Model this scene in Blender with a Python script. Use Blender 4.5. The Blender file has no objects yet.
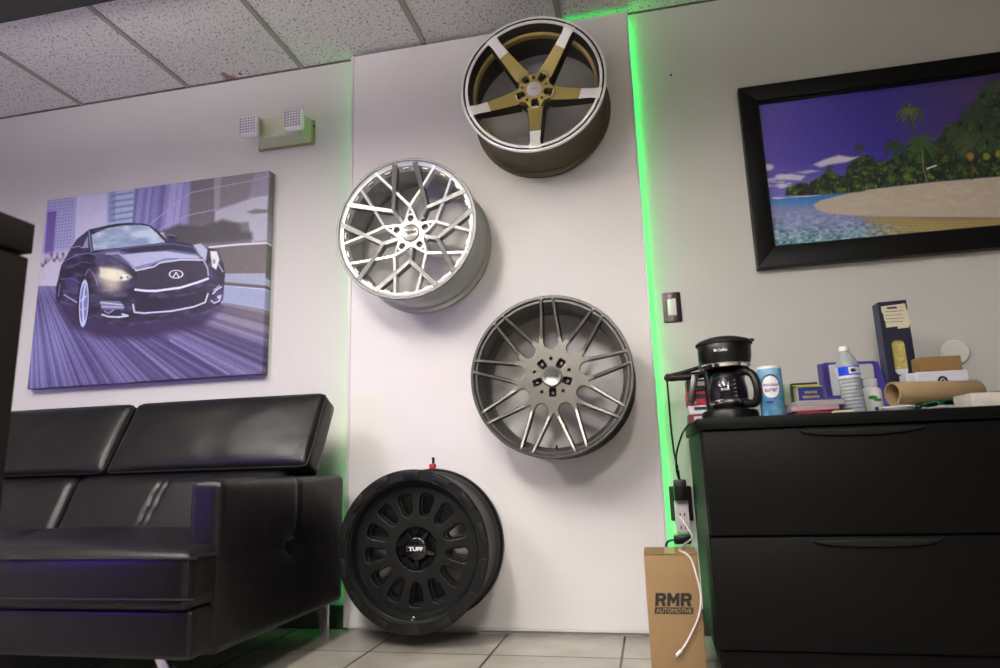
import bpy, bmesh, math, random
import numpy as np
from mathutils import Matrix, Vector, noise as mnoise
PI = math.pi
R = math.radians
random.seed(4)
sc = bpy.context.scene
COL = sc.collection

# ------------------------------------------------------------------ materials
def lin(c):
    out = []
    for v in c[:3]:
        v = v / 255.0
        out.append(v / 12.92 if v <= 0.04045 else ((v + 0.055) / 1.055) ** 2.4)
    return tuple(out) + (1.0,)

MATS = {}
def mat(name, col, rough=0.5, metal=0.0, vary=None, bump=None, bump2=None, coat=0.0,
        spec=None, trans=0.0, ior=1.45, emit=None, estr=0.0, aniso=0.0):
    m = bpy.data.materials.new(name); m.use_nodes = True
    nt = m.node_tree; b = nt.nodes['Principled BSDF']
    b.inputs['Base Color'].default_value = lin(col)
    b.inputs['Roughness'].default_value = rough
    b.inputs['Metallic'].default_value = metal
    b.inputs['Coat Weight'].default_value = coat
    b.inputs['IOR'].default_value = ior
    if spec is not None: b.inputs['Specular IOR Level'].default_value = spec
    b.inputs['Transmission Weight'].default_value = trans
    if aniso: b.inputs['Anisotropic'].default_value = aniso
    if emit:
        b.inputs['Emission Color'].default_value = lin(emit)
        b.inputs['Emission Strength'].default_value = estr
    tc = nt.nodes.new('ShaderNodeTexCoord')
    if vary:                                   # (scale, other colour, low, high)
        n = nt.nodes.new('ShaderNodeTexNoise'); n.inputs['Scale'].default_value = vary[0]
        n.inputs['Detail'].default_value = 4
        r = nt.nodes.new('ShaderNodeValToRGB')
        r.color_ramp.elements[0].position = vary[2]; r.color_ramp.elements[1].position = vary[3]
        r.color_ramp.elements[0].color = lin(vary[1]); r.color_ramp.elements[1].color = lin(col)
        nt.links.new(tc.outputs['Object'], n.inputs['Vector'])
        nt.links.new(n.outputs['Fac'], r.inputs['Fac'])
        nt.links.new(r.outputs['Color'], b.inputs['Base Color'])
    last = None
    for bp in (bump, bump2):
        if bp:                                 # (scale, strength, distance)
            n = nt.nodes.new('ShaderNodeTexNoise'); n.inputs['Scale'].default_value = bp[0]
            n.inputs['Detail'].default_value = 3
            k = nt.nodes.new('ShaderNodeBump'); k.inputs['Strength'].default_value = bp[1]
            k.inputs['Distance'].default_value = bp[2]
            nt.links.new(tc.outputs['Object'], n.inputs['Vector'])
            nt.links.new(n.outputs['Fac'], k.inputs['Height'])
            if last: nt.links.new(last.outputs['Normal'], k.inputs['Normal'])
            last = k
    if last: nt.links.new(last.outputs['Normal'], b.inputs['Normal'])
    MATS[name] = m
    return m

def vcol_mat(name, rough, coat=0.0, bump=None):
    m = mat(name, (200, 200, 200), rough, coat=coat, bump=bump)
    nt = m.node_tree; a = nt.nodes.new('ShaderNodeVertexColor'); a.layer_name = 'print'
    nt.links.new(a.outputs['Color'], nt.nodes['Principled BSDF'].inputs['Base Color'])
    return m

M_wall = mat('painted_drywall', (202, 200, 198), 0.62, vary=(1.3, (196, 194, 191), .3, .7), bump=(55, .10, .004))
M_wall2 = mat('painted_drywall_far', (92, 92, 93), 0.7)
M_panel = mat('white_laminate_board', (222, 218, 218), 0.34, vary=(2.0, (215, 211, 212), .3, .7), bump=(3.0, .05, .01))
M_edge = mat('white_edge_strip', (205, 200, 202), 0.3)
M_beam = mat('dark_grey_paint', (44, 44, 42), 0.6)
M_grid = mat('ceiling_grid_metal', (150, 148, 136), 0.5)
M_angle = mat('wall_angle_dark', (92, 84, 84), 0.6)
M_base = mat('baseboard_grey', (60, 58, 56), 0.5)
M_green = mat('green_led', (30, 255, 90), 0.5, emit=(0, 255, 100), estr=30)
M_green_dim = mat('green_led_dim', (30, 255, 90), 0.5, emit=(0, 255, 100), estr=9)
M_green_top = mat('green_led_top', (30, 255, 90), 0.5, emit=(0, 255, 100), estr=5)
M_ledtape = mat('led_tape', (180, 230, 190), 0.5, emit=(0, 255, 100), estr=3)
M_silver_pale = mat('pale_silver', (246, 244, 245), 0.36, 0.25, bump=(300, .04, .001))  # machined lip rings, pocket edges and the paler outer spokes of the bronze wheel
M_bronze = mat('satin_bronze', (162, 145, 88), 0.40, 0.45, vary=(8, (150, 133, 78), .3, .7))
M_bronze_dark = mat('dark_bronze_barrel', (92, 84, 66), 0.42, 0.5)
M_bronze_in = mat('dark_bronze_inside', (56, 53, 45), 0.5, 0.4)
M_groove = mat('black_groove', (22, 20, 18), 0.5)
M_silver = mat('bright_silver_paint', (226, 227, 226), 0.32, 0.55)
M_silver2 = mat('grey_silver', (128, 128, 127), 0.3, 0.7)  # darker silver for every other Y spoke, a cap and small marks
M_greylip = mat('grey_painted_lip', (122, 123, 122), 0.42, 0.3)
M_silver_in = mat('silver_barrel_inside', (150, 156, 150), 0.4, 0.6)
M_silver_out = mat('silver_barrel', (182, 184, 180), 0.36, 0.5)
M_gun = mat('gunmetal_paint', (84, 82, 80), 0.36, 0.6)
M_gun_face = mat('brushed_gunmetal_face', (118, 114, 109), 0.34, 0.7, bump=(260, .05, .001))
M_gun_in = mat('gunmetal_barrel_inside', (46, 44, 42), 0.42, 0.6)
M_black_satin = mat('satin_black_paint', (17, 18, 18), 0.45, 0.0, spec=.3)
M_black_dish = mat('satin_black_dish', (20, 21, 21), 0.36, 0.0, spec=.4)
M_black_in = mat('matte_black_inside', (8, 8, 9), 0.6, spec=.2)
M_black_gloss = mat('gloss_black', (16, 16, 17), 0.16, coat=.3)
M_cap_grey = mat('pale_cap', (212, 206, 212), 0.3)
M_cap_gun = mat('gunmetal_cap', (122, 122, 122), 0.3, .8)
M_black = mat('black_plastic', (12, 12, 13), 0.36, spec=.4)
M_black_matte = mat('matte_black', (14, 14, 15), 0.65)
M_chrome = mat('chrome', (225, 222, 226), 0.12, 1.0)
M_steel = mat('dark_steel', (90, 90, 92), 0.35, .9)
M_ink = mat('dark_ink', (26, 24, 26), 0.6)
M_ink_lt = mat('white_ink', (228, 226, 232), 0.5)
M_leather = mat('black_leather', (10, 9, 10), 0.38, vary=(14, (13, 12, 13), .35, .7), bump=(420, .18, .001), bump2=(9, .16, .02), spec=.34)
M_seam = mat('black_piping', (12, 11, 12), 0.4, bump=(300, .2, .001))
M_cab = mat('black_metal_cabinet', (11, 10, 10), 0.5, bump=(700, .15, .0006), spec=.13)
M_cab_handle = mat('charcoal_pull', (22, 22, 22), 0.35, spec=.3)
M_counter = mat('dark_brown_wood', (24, 19, 17), 0.6, spec=.2, vary=(6, (19, 15, 14), .3, .7))
M_card = mat('kraft_cardboard', (142, 115, 80), 0.75, vary=(5, (132, 106, 72), .3, .7), bump=(120, .1, .001))
M_card2 = mat('kraft_tube', (150, 128, 96), 0.7, vary=(9, (138, 115, 84), .3, .7))
M_brownbox = mat('brown_carton', (130, 98, 60), 0.7)
M_tape = mat('packing_tape', (160, 132, 94), 0.35)
M_navy = mat('navy_card', (22, 22, 46), 0.45)
M_navy_side = mat('navy_card_side', (50, 54, 82), 0.5)
M_blue = mat('royal_blue_card', (30, 40, 110), 0.45)
M_gold = mat('gold_ink', (214, 178, 72), 0.4)
M_yellow = mat('yellow_edge', (196, 186, 60), 0.5)
M_purple = mat('purple_card', (66, 52, 140), 0.45)
M_white = mat('white_plastic', (226, 226, 224), 0.4)
M_white_card = mat('white_card', (205, 205, 216), 0.55)
M_paper = mat('paper', (196, 190, 184), 0.7, vary=(60, (180, 174, 168), .3, .7))
M_label = mat('cream_label', (204, 196, 172), 0.6)
M_content = mat('yellow_tablets', (190, 178, 108), 0.5, vary=(90, (160, 150, 80), .4, .6))
M_red = mat('red_print', (170, 20, 46), 0.45)
M_darkred = mat('maroon_print', (110, 30, 44), 0.45)
M_pink = mat('pale_pink_print', (196, 184, 190), 0.5)
M_mauve = mat('dusty_mauve_cover', (150, 118, 126), 0.5)
M_greyc = mat('grey_cover', (140, 134, 138), 0.5)
M_greenpk = mat('green_foil', (14, 92, 62), 0.35, vary=(60, (10, 60, 45), .4, .6))
M_leaf = mat('green_leaf_print', (36, 140, 62), 0.5)
M_bowl = mat('pale_green_ceramic', (176, 188, 160), 0.4)
M_canblue = mat('blue_printed_paper', (120, 168, 200), 0.4, vary=(24, (62, 118, 164), .38, .62))
M_purpleink = mat('purple_ink', (112, 52, 150), 0.5)
M_navyink = mat('navy_ink', (38, 40, 112), 0.5)
M_labelblue = mat('bottle_label_blue', (20, 60, 205), 0.35)
M_bottle = mat('clear_plastic_bottle', (236, 242, 244), 0.16, trans=.72, ior=1.33)
M_water = mat('water', (240, 246, 248), 0.02, trans=1.0, ior=1.33)
M_glass = mat('smoked_glass', (60, 52, 70), 0.05, trans=.75, ior=1.45)
M_dkbronze_plate = mat('dark_bronze_plate', (70, 58, 62), 0.28, .7)
M_cream_metal = mat('aged_cream_metal', (182, 184, 160), 0.45)
M_cream_side = mat('yellowed_back_plate', (150, 140, 92), 0.5)
M_lens = mat('frosted_lens', (232, 230, 234), 0.2, coat=.4)
M_lens_dk = mat('lens_prism_grey', (150, 146, 156), 0.3, .3)
M_frame = mat('black_picture_frame', (10, 10, 11), 0.42, spec=.25)
M_canvasback = mat('canvas_back', (190, 185, 175), 0.8)
M_redtag = mat('red_rubber', (190, 20, 34), 0.4)
M_white_cord = mat('white_cord', (228, 218, 222), 0.45)
M_diffuser = mat('lit_diffuser', (255, 250, 240), 0.5, emit=(255, 246, 232), estr=10)
M_fixture = mat('fixture_white', (230, 230, 228), 0.4)

def mixnodes(m): return m.node_tree, m.node_tree.nodes['Principled BSDF']

# ceiling tile: pinholes and fissures, plus one brown water stain by the wall
M_ceil = mat('fissured_ceiling_tile', (214, 211, 208), 0.9)
nt, bs = mixnodes(M_ceil); L = nt.links
tc = nt.nodes.new('ShaderNodeTexCoord')
mp = nt.nodes.new('ShaderNodeMapping'); mp.inputs['Scale'].default_value = (1.0, .62, 1.0)
L.new(tc.outputs['Object'], mp.inputs['Vector'])
n1 = nt.nodes.new('ShaderNodeTexNoise'); n1.inputs['Scale'].default_value = 140; n1.inputs['Detail'].default_value = 3
n1.inputs['Distortion'].default_value = .6
L.new(mp.outputs[0], n1.inputs['Vector'])
r1 = nt.nodes.new('ShaderNodeValToRGB')
r1.color_ramp.elements[0].position = .34; r1.color_ramp.elements[0].color = lin((112, 108, 104))
r1.color_ramp.elements[1].position = .44; r1.color_ramp.elements[1].color = lin((216, 213, 210))
L.new(n1.outputs['Fac'], r1.inputs['Fac'])
vd = nt.nodes.new('ShaderNodeVectorMath'); vd.operation = 'DISTANCE'
L.new(tc.outputs['Object'], vd.inputs[0]); vd.inputs[1].default_value = (-1.87, 2.625, 2.508)
n2 = nt.nodes.new('ShaderNodeTexNoise'); n2.inputs['Scale'].default_value = 30
L.new(tc.outputs['Object'], n2.inputs['Vector'])
ma = nt.nodes.new('ShaderNodeMath'); ma.operation = 'MULTIPLY_ADD'; ma.inputs[1].default_value = .07
L.new(n2.outputs['Fac'], ma.inputs[0]); L.new(vd.outputs['Value'], ma.inputs[2])
r2 = nt.nodes.new('ShaderNodeValToRGB')
r2.color_ramp.elements[0].position = .062; r2.color_ramp.elements[0].color = (.75, .75, .75, 1)
r2.color_ramp.elements[1].position = .082; r2.color_ramp.elements[1].color = (0, 0, 0, 1)
L.new(ma.outputs[0], r2.inputs['Fac'])
mx = nt.nodes.new('ShaderNodeMixRGB'); mx.inputs['Color2'].default_value = lin((120, 78, 48))
L.new(r2.outputs['Color'], mx.inputs['Fac']); L.new(r1.outputs['Color'], mx.inputs['Color1'])
L.new(mx.outputs['Color'], bs.inputs['Base Color'])
bp = nt.nodes.new('ShaderNodeBump'); bp.inputs['Strength'].default_value = .5; bp.inputs['Distance'].default_value = .003
L.new(n1.outputs['Fac'], bp.inputs['Height']); L.new(bp.outputs['Normal'], bs.inputs['Normal'])

# floor tile
M_floor = mat('ceramic_floor_tile', (142, 138, 128), 0.3)
nt, bs = mixnodes(M_floor); L = nt.links
tc = nt.nodes.new('ShaderNodeTexCoord')
mp = nt.nodes.new('ShaderNodeMapping'); mp.inputs['Location'].default_value = (.133 + 4.3, -2.327 + 4.3, 0)
L.new(tc.outputs['Object'], mp.inputs['Vector'])
br = nt.nodes.new('ShaderNodeTexBrick'); br.offset = 0; br.squash = 1
br.inputs['Scale'].default_value = 1; br.inputs['Brick Width'].default_value = .43
br.inputs['Row Height'].default_value = .43; br.inputs['Mortar Size'].default_value = .0042
br.inputs['Mortar Smooth'].default_value = .1
br.inputs['Color1'].default_value = lin((176, 172, 163)); br.inputs['Color2'].default_value = lin((166, 162, 154))
br.inputs['Mortar'].default_value = lin((44, 40, 38))
L.new(mp.outputs[0], br.inputs['Vector'])
nn = nt.nodes.new('ShaderNodeTexNoise'); nn.inputs['Scale'].default_value = 7; nn.inputs['Detail'].default_value = 6
L.new(tc.outputs['Object'], nn.inputs['Vector'])
rr = nt.nodes.new('ShaderNodeValToRGB')
rr.color_ramp.elements[0].position = .3; rr.color_ramp.elements[0].color = (.74, .73, .70, 1)
rr.color_ramp.elements[1].position = .68; rr.color_ramp.elements[1].color = (1, 1, 1, 1)
L.new(nn.outputs['Fac'], rr.inputs['Fac'])
mx = nt.nodes.new('ShaderNodeMixRGB'); mx.blend_type = 'MULTIPLY'; mx.inputs['Fac'].default_value = 1
L.new(br.outputs['Color'], mx.inputs['Color1']); L.new(rr.outputs['Color'], mx.inputs['Color2'])
L.new(mx.outputs['Color'], bs.inputs['Base Color'])
bp = nt.nodes.new('ShaderNodeBump'); bp.inputs['Strength'].default_value = .6; bp.inputs['Distance'].default_value = .002; bp.invert = True
L.new(br.outputs['Fac'], bp.inputs['Height']); L.new(bp.outputs['Normal'], bs.inputs['Normal'])

# ------------------------------------------------------------------ mesh helpers
def link(o, parent=None):
    COL.objects.link(o)
    if parent: o.parent = parent
    return o

def obj(name, bm, mats, parent=None, angle=38, smooth=True):
    me = bpy.data.meshes.new(name)
    bmesh.ops.recalc_face_normals(bm, faces=bm.faces)
    bm.to_mesh(me); bm.free()
    if not isinstance(mats, (list, tuple)): mats = [mats]
    for m in mats: me.materials.append(m)
    if smooth:
        me.polygons.foreach_set('use_smooth', [True] * len(me.polygons))
        me.set_sharp_from_angle(angle=R(angle))
    return link(bpy.data.objects.new(name, me), parent)

def thing(name, label, cat, loc=(0, 0, 0), rot=(0, 0, 0), group=None):
    o = bpy.data.objects.new(name, None); o.empty_display_size = .05
    COL.objects.link(o); o.location = loc; o.rotation_euler = rot
    return tag(o, label, cat, group)

def tag(o, label, cat, group=None):
    o['label'] = label; o['category'] = cat
    if group: o['group'] = group
    return o

def struct(o):
    o['kind'] = 'structure'; return o

def NB(): return bmesh.new()

def merge(bm, tmp, M=None, mi=0):
    if M is not None: bmesh.ops.transform(tmp, matrix=M, verts=tmp.verts)
    me = bpy.data.meshes.new('t'); tmp.to_mesh(me); tmp.free()
    n0 = len(bm.faces); bm.from_mesh(me); bpy.data.meshes.remove(me)
    bm.faces.ensure_lookup_table()
    for f in bm.faces[n0:]: f.material_index = mi
    return bm

def box(bm, x0, x1, y0, y1, z0, z1, bev=0.0, seg=2, mi=0, M=None):
    t = bmesh.new(); bmesh.ops.create_cube(t, size=1)
    for v in t.verts:
        v.co = Vector(((x0 + x1) / 2 + v.co.x * (x1 - x0), (y0 + y1) / 2 + v.co.y * (y1 - y0), (z0 + z1) / 2 + v.co.z * (z1 - z0)))
    if bev > 0: bmesh.ops.bevel(t, geom=t.edges[:], offset=bev, segments=seg, profile=.5, affect='EDGES')
    return merge(bm, t, M, mi)

def lathe(bm, prof, n=96, M=None, mi=0, closed=False, a0=0, a1=2 * PI):
    """revolve (r, z) points around local Z"""
    t = bmesh.new(); full = abs(a1 - a0 - 2 * PI) < 1e-6
    cnt = n if full else n + 1
    rings = []
    for (r, z) in prof:
        if r < 1e-6: rings.append([t.verts.new((0, 0, z))]); continue
        rings.append([t.verts.new((r * math.cos(a0 + (a1 - a0) * i / n), r * math.sin(a0 + (a1 - a0) * i / n), z)) for i in range(cnt)])
    pairs = list(zip(rings, rings[1:])) + ([(rings[-1], rings[0])] if closed else [])
    for A, B in pairs:
        for i in range(n):
            j = (i + 1) % cnt
            try:
                if len(A) == 1 and len(B) == 1: continue
                if len(A) == 1: t.faces.new((A[0], B[i], B[j]))
                elif len(B) == 1: t.faces.new((A[i], B[0], A[j]))
                else: t.faces.new((A[i], B[i], B[j], A[j]))
            except ValueError: pass
    return merge(bm, t, M, mi)

def tube(bm, pts, r, n=8, mi=0, cap=True, sub=4):
    """round cord through pts (Catmull-Rom)"""
    P = [Vector(p) for p in pts]
    if sub > 1 and len(P) > 2:
        Q = []
        for i in range(len(P) - 1):
            p0 = P[max(i - 1, 0)]; p1 = P[i]; p2 = P[i + 1]; p3 = P[min(i + 2, len(P) - 1)]
            for k in range(sub):
                t = k / sub
                Q.append(.5 * ((2 * p1) + (p2 - p0) * t + (2 * p0 - 5 * p1 + 4 * p2 - p3) * t * t + (3 * p1 - p0 - 3 * p2 + p3) * t ** 3))
        Q.append(P[-1]); P = Q
    t = bmesh.new(); rings = []
    nrm = None
    for i, p in enumerate(P):
        d = (P[min(i + 1, len(P) - 1)] - P[max(i - 1, 0)]).normalized()
        if nrm is None: nrm = d.orthogonal().normalized()
        nrm = (nrm - d * nrm.dot(d)).normalized(); b = d.cross(nrm)
        rr = r[i * (len(r) - 1) // max(len(P) - 1, 1)] if isinstance(r, (list, tuple)) else r
        rings.append([t.verts.new(p + nrm * rr * math.cos(a) + b * rr * math.sin(a)) for a in [2 * PI * k / n for k in range(n)]])
    for A, B in zip(rings, rings[1:]):
        for k in range(n): t.faces.new((A[k], A[(k + 1) % n], B[(k + 1) % n], B[k]))
    if cap: t.faces.new(rings[0]); t.faces.new(rings[-1][::-1])
    return merge(bm, t, None, mi)

def plate(bm, loops, z0, z1, bev=0.0, M=None, mi=0, res=1):
    """flat plate in XY with holes, z0..z1, chamfered edges"""
    cu = bpy.data.curves.new('c', 'CURVE'); cu.dimensions = '2D'; cu.fill_mode = 'BOTH'
    for lp in loops:
        s = cu.splines.new('POLY'); s.points.add(len(lp) - 1); s.use_cyclic_u = True
        for i, (x, y) in enumerate(lp): s.points[i].co = (x, y, 0, 1)
    cu.extrude = max((z1 - z0) / 2 - bev, 1e-5); cu.bevel_depth = bev; cu.bevel_resolution = res
    if bev > 0: cu.offset = -bev
    o = bpy.data.objects.new('c', cu); me = bpy.data.meshes.new_from_object(o)
    t = bmesh.new(); t.from_mesh(me)
    bmesh.ops.remove_doubles(t, verts=t.verts, dist=1e-6)
    bpy.data.objects.remove(o); bpy.data.curves.remove(cu); bpy.data.meshes.remove(me)
    T = Matrix.Translation((0, 0, (z0 + z1) / 2))
    return merge(bm, t, (M @ T) if M is not None else T, mi)

def text(bm, s, size, M=None, mi=0, depth=.0006, bold=0.0, wid=None, hgt=None, shear=0.0, wrap=None):
    """lettering in the XY plane, centred; wrap=r bends it around a vertical cylinder"""
    cu = bpy.data.curves.new('t', 'FONT'); cu.body = s; cu.size = size; cu.align_x = 'CENTER'; cu.align_y = 'CENTER'
    cu.extrude = depth; cu.offset = bold; cu.shear = shear; cu.resolution_u = 3
    o = bpy.data.objects.new('t', cu); me = bpy.data.meshes.new_from_object(o)
    t = bmesh.new(); t.from_mesh(me)
    bpy.data.objects.remove(o); bpy.data.curves.remove(cu); bpy.data.meshes.remove(me)
    xs = [v.co.x for v in t.verts]; ys = [v.co.y for v in t.verts]
    cx = (min(xs) + max(xs)) / 2; cy = (min(ys) + max(ys)) / 2
    kx = wid / (max(xs) - min(xs)) if wid else 1; ky = hgt / (max(ys) - min(ys)) if hgt else kx
    for v in t.verts: v.co.x = (v.co.x - cx) * kx; v.co.y = (v.co.y - cy) * ky
    if wrap:
        for v in t.verts:
            a = v.co.x / wrap; rr = wrap + v.co.z
            v.co = Vector((rr * math.sin(a), v.co.y, rr * math.cos(a)))
    return merge(bm, t, M, mi)

FACE = Matrix.Rotation(PI / 2, 4, 'X')           # local XY plane -> faces the room (-Y)
def facing(x, y, z): return Matrix.Translation((x, y, z)) @ FACE

def puff(bm, x0, x1, y0, y1, z0, z1, r=.03, top=0.0, front=0.0, side=0.0, fn=None, n=14, M=None, mi=0, k=5):
    """upholstery block: rounded edges, faces bulged outwards"""
    h = Vector(((x1 - x0) / 2, (y1 - y0) / 2, (z1 - z0) / 2)); c = Vector(((x0 + x1) / 2, (y0 + y1) / 2, (z0 + z1) / 2))
    def params(hh, nn):
        inn = hh - r
        a = [-hh + r * (1 - math.cos(PI / 2 * i / k)) for i in range(k)]
        m = [-inn + 2 * inn * i / nn for i in range(nn + 1)]
        return a + m + [-v for v in a[::-1]]
    N = [max(4, int(n * h[i] / max(h))) for i in range(3)]
    ps = [params(h[i], N[i]) for i in range(3)]
    t = bmesh.new(); cache = {}
    def V(i, j, l):
        key = (i, j, l)
        if key in cache: return cache[key]
        p = Vector((ps[0][i], ps[1][j], ps[2][l]))
        q = Vector([max(-(h[a] - r), min(h[a] - r, p[a])) for a in range(3)])
        d = p - q
        if d.length > 1e-9: p = q + d.normalized() * r
        u = [min(1, abs(p[a]) / h[a]) for a in range(3)]
        b = lambda a, e: (1 - u[a] ** 4) * (1 - u[e] ** 4)
        if p.z > 0: p.z += top * b(0, 1) * u[2] ** 2
        p.y += front * b(0, 2) * u[1] ** 2 * (-1 if p.y < 0 else 1)
        p.x += side * b(1, 2) * u[0] ** 2 * (-1 if p.x < 0 else 1)
        w = p + c
        if fn: w = fn(w)
        cache[key] = t.verts.new(w); return cache[key]
    n0, n1, n2 = [len(a) - 1 for a in ps]
    for i in range(n0):
        for j in range(n1):
            for l in (0, n2): t.faces.new((V(i, j, l), V(i + 1, j, l), V(i + 1, j + 1, l), V(i, j + 1, l)))
    for i in range(n0):
        for l in range(n2):
            for j in (0, n1): t.faces.new((V(i, j, l), V(i + 1, j, l), V(i + 1, j, l + 1), V(i, j, l + 1)))
    for j in range(n1):
        for l in range(n2):
            for i in (0, n0): t.faces.new((V(i, j, l), V(i, j + 1, l), V(i, j + 1, l + 1), V(i, j, l + 1)))
    return merge(bm, t, M, mi)

def rib(bm, st, mi=0, cham=.0015, M=None, side=None):
    """spoke: stations (x, y, width, ztop, zbot, flare)"""
    t = bmesh.new(); rings = []
    P = [Vector((s[0], s[1])) for s in st]
    for i, s in enumerate(st):
        d = (P[min(i + 1, len(P) - 1)] - P[max(i - 1, 0)]).normalized(); nr = Vector((-d.y, d.x))
        w = s[2] / 2; c = min(cham, w * .5); fl = s[5] if len(s) > 5 else 0
        sec = [(-w - fl, s[4]), (-w, s[3] - c), (-w + c, s[3]), (w - c, s[3]), (w, s[3] - c), (w + fl, s[4])]
        rings.append([t.verts.new((P[i].x + nr.x * a, P[i].y + nr.y * a, z)) for a, z in sec])
    for A, B in zip(rings, rings[1:]):
        for k in range(6): t.faces.new((A[k], A[(k + 1) % 6], B[(k + 1) % 6], B[k])).material_index = (side if side is not None and k in (0, 4, 5) else mi)
    t.faces.new(rings[0]); t.faces.new(rings[-1][::-1])
    me = bpy.data.meshes.new('t'); t.to_mesh(me); t.free()
    if M is not None: me.transform(M)
    bm.from_mesh(me); bpy.data.meshes.remove(me)
    return bm

def pol(r, deg): return (r * math.cos(R(deg)), r * math.sin(R(deg)))
def circle(cx, cy, r, n=24): return [(cx + r * math.cos(2 * PI * i / n), cy + r * math.sin(2 * PI * i / n)) for i in range(n)]
def rot2(pts, deg):
    c, s = math.cos(R(deg)), math.sin(R(deg)); return [(x * c - y * s, x * s + y * c) for x, y in pts]
def roundpoly(pts, r, n=5):
    """round the corners of a polygon"""
    out = []; N = len(pts)
    for i in range(N):
        p = Vector(pts[i]); a = Vector(pts[i - 1]) - p; b = Vector(pts[(i + 1) % N]) - p
        rr = min(r, a.length * .49, b.length * .49)
        A = p + a.normalized() * rr; B = p + b.normalized() * rr
        for k in range(n + 1):
            t = k / n; q = A * (1 - t) ** 2 + p * 2 * t * (1 - t) + B * t * t
            out.append((q.x, q.y))
    return out
def rrect(w, h, r, n=5, cx=0, cy=0): return [(x + cx, y + cy) for x, y in roundpoly([(-w / 2, -h / 2), (w / 2, -h / 2), (w / 2, h / 2), (-w / 2, h / 2)], r, n)]

# ------------------------------------------------------------------ camera
cam_d = bpy.data.cameras.new('camera'); cam = bpy.data.objects.new('camera', cam_d); COL.objects.link(cam)
pitch, yaw, roll = .197156, -.209889, .031583
fwd = Vector((math.sin(yaw) * math.cos(pitch), math.cos(yaw) * math.cos(pitch), math.sin(pitch)))
rgt = Vector((math.cos(yaw), -math.sin(yaw), 0)); dwn = -rgt.cross(fwd)
r2_ = rgt * math.cos(roll) + dwn * math.sin(roll); d2_ = -rgt * math.sin(roll) + dwn * math.cos(roll)
cm = Matrix.Identity(4)
for i in range(3): cm[i][0] = r2_[i]; cm[i][1] = -d2_[i]; cm[i][2] = -fwd[i]
cm.translation = (0, 0, .604)
cam.matrix_world = cm
cam_d.sensor_width = 36; cam_d.lens = 673.07 / 1000 * 36; cam_d.clip_start = .02
cam_d.dof.use_dof = True; cam_d.dof.focus_distance = 2.75; cam_d.dof.aperture_fstop = 2.6
sc.camera = cam

# ------------------------------------------------------------------ room
WY = 2.645; CZ = 2.508; XL, XR, YF = -3.75, 2.6, -2.6
b = NB(); box(b, XL - .1, XR + .1, WY, WY + .1, -.1, CZ + .15); struct(obj('wall_back', b, M_wall))
b = NB(); box(b, XL - .1, XL, YF, WY, -.1, CZ + .15); struct(obj('wall_left', b, M_wall))
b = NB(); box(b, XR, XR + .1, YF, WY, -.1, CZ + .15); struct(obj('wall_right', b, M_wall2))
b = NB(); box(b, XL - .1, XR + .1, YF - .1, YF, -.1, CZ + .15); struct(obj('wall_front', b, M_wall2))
b = NB(); box(b, XL - .1, XR + .1, YF - .1, WY + .1, -.1, 0); struct(obj('floor', b, M_floor))
b = NB(); box(b, XL - .1, XR + .1, YF - .1, WY + .1, CZ, CZ + .1); struct(obj('ceiling', b, M_ceil))
# T-bar grid
b = NB()
for k in range(-2, 9):
    x = -2.722 + .6185 * k
    if XL < x < XR: box(b, x - .012, x + .012, YF, WY - .002, CZ - .007, CZ - .0005, .001, 1)
for y in (1.30, .08, -1.14, -2.36): box(b, XL, XR, y - .012, y + .012, CZ - .0065, CZ - .0005, .001, 1)
struct(obj('trim_1', b, M_grid))
b = NB(); box(b, XL, XR, WY - .006, WY, CZ - .007, CZ - .0005); struct(obj('trim_2', b, M_angle))
b = NB(); box(b, XL, XR, 1.79, 1.992, 2.47, CZ - .0005, .004, 1); struct(obj('trim_3', b, M_beam))
for nm, x0, x1 in (('baseboard_left', XL, -1.22), ('baseboard_right', .05, XR)):
    b = NB(); box(b, x0, x1, WY - .012, WY, 0, .09, .003, 1); struct(obj(nm, b, M_base))

# small hole in the ceiling beside the stain
b = NB(); lathe(b, [(0, 0), (.007, 0), (.008, -.001), (.008, .0)], 16, Matrix.Translation((-1.795, 2.61, CZ - .001)))
tag(obj('ceiling_hole', b, M_ink), 'small round black hole in the ceiling tile beside the brown stain', 'hole')
b = NB(); lathe(b, [(0, .004), (.004, .003), (.005, 0)], 12, facing(.2, WY, 2.19))
tag(obj('wall_anchor', b, M_ink), 'tiny dark screw head in the wall high beside the green light', 'screw')

# unseen lights outside the frame, hung below the ceiling to brighten it too
def troffer(x, y, lab, m):
    t = thing('ceiling_light', lab, 'light', (x, y, CZ), group='suspended linear ceiling lights')
    b = NB()
    for sx in (-.15, .15): box(b, sx - .006, sx + .006, -.60, .60, -.42, -.36, .002, 1)
    for sy in (-.60, .60): box(b, -.156, .156, sy - .006, sy + .006, -.42, -.36, .002, 1)
    obj('frame', b, M_fixture, t)
    for sy in (-.45, .45):
        b = NB(); tube(b, [(0, sy, -.37), (0, sy, -.0005)], .003, 6); obj('hanging_rod', b, M_steel, t)
    b = NB(); box(b, -.144, .144, -.594, .594, -.41, -.375, .004, 1); obj('diffuser', b, m, t)
LIGHTS = [(-2.15, .62, .88), (-.95, .30, 1.02), (.0, -1.1, 1.45)]  # last one is added as general fill to light the walls evenly
for i, (x, y, s) in enumerate(LIGHTS):
    mm = mat('lit_diffuser_%d' % i, (255, 250, 240), .5, emit=(255, 249, 242), estr=66 * s)
    troffer(x, y, ['lit white ceiling light panel above the sofa side of the room', 'lit white ceiling light panel above the middle of the room', 'added unseen fill light panel near the far end of the room'][i], mm)

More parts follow.
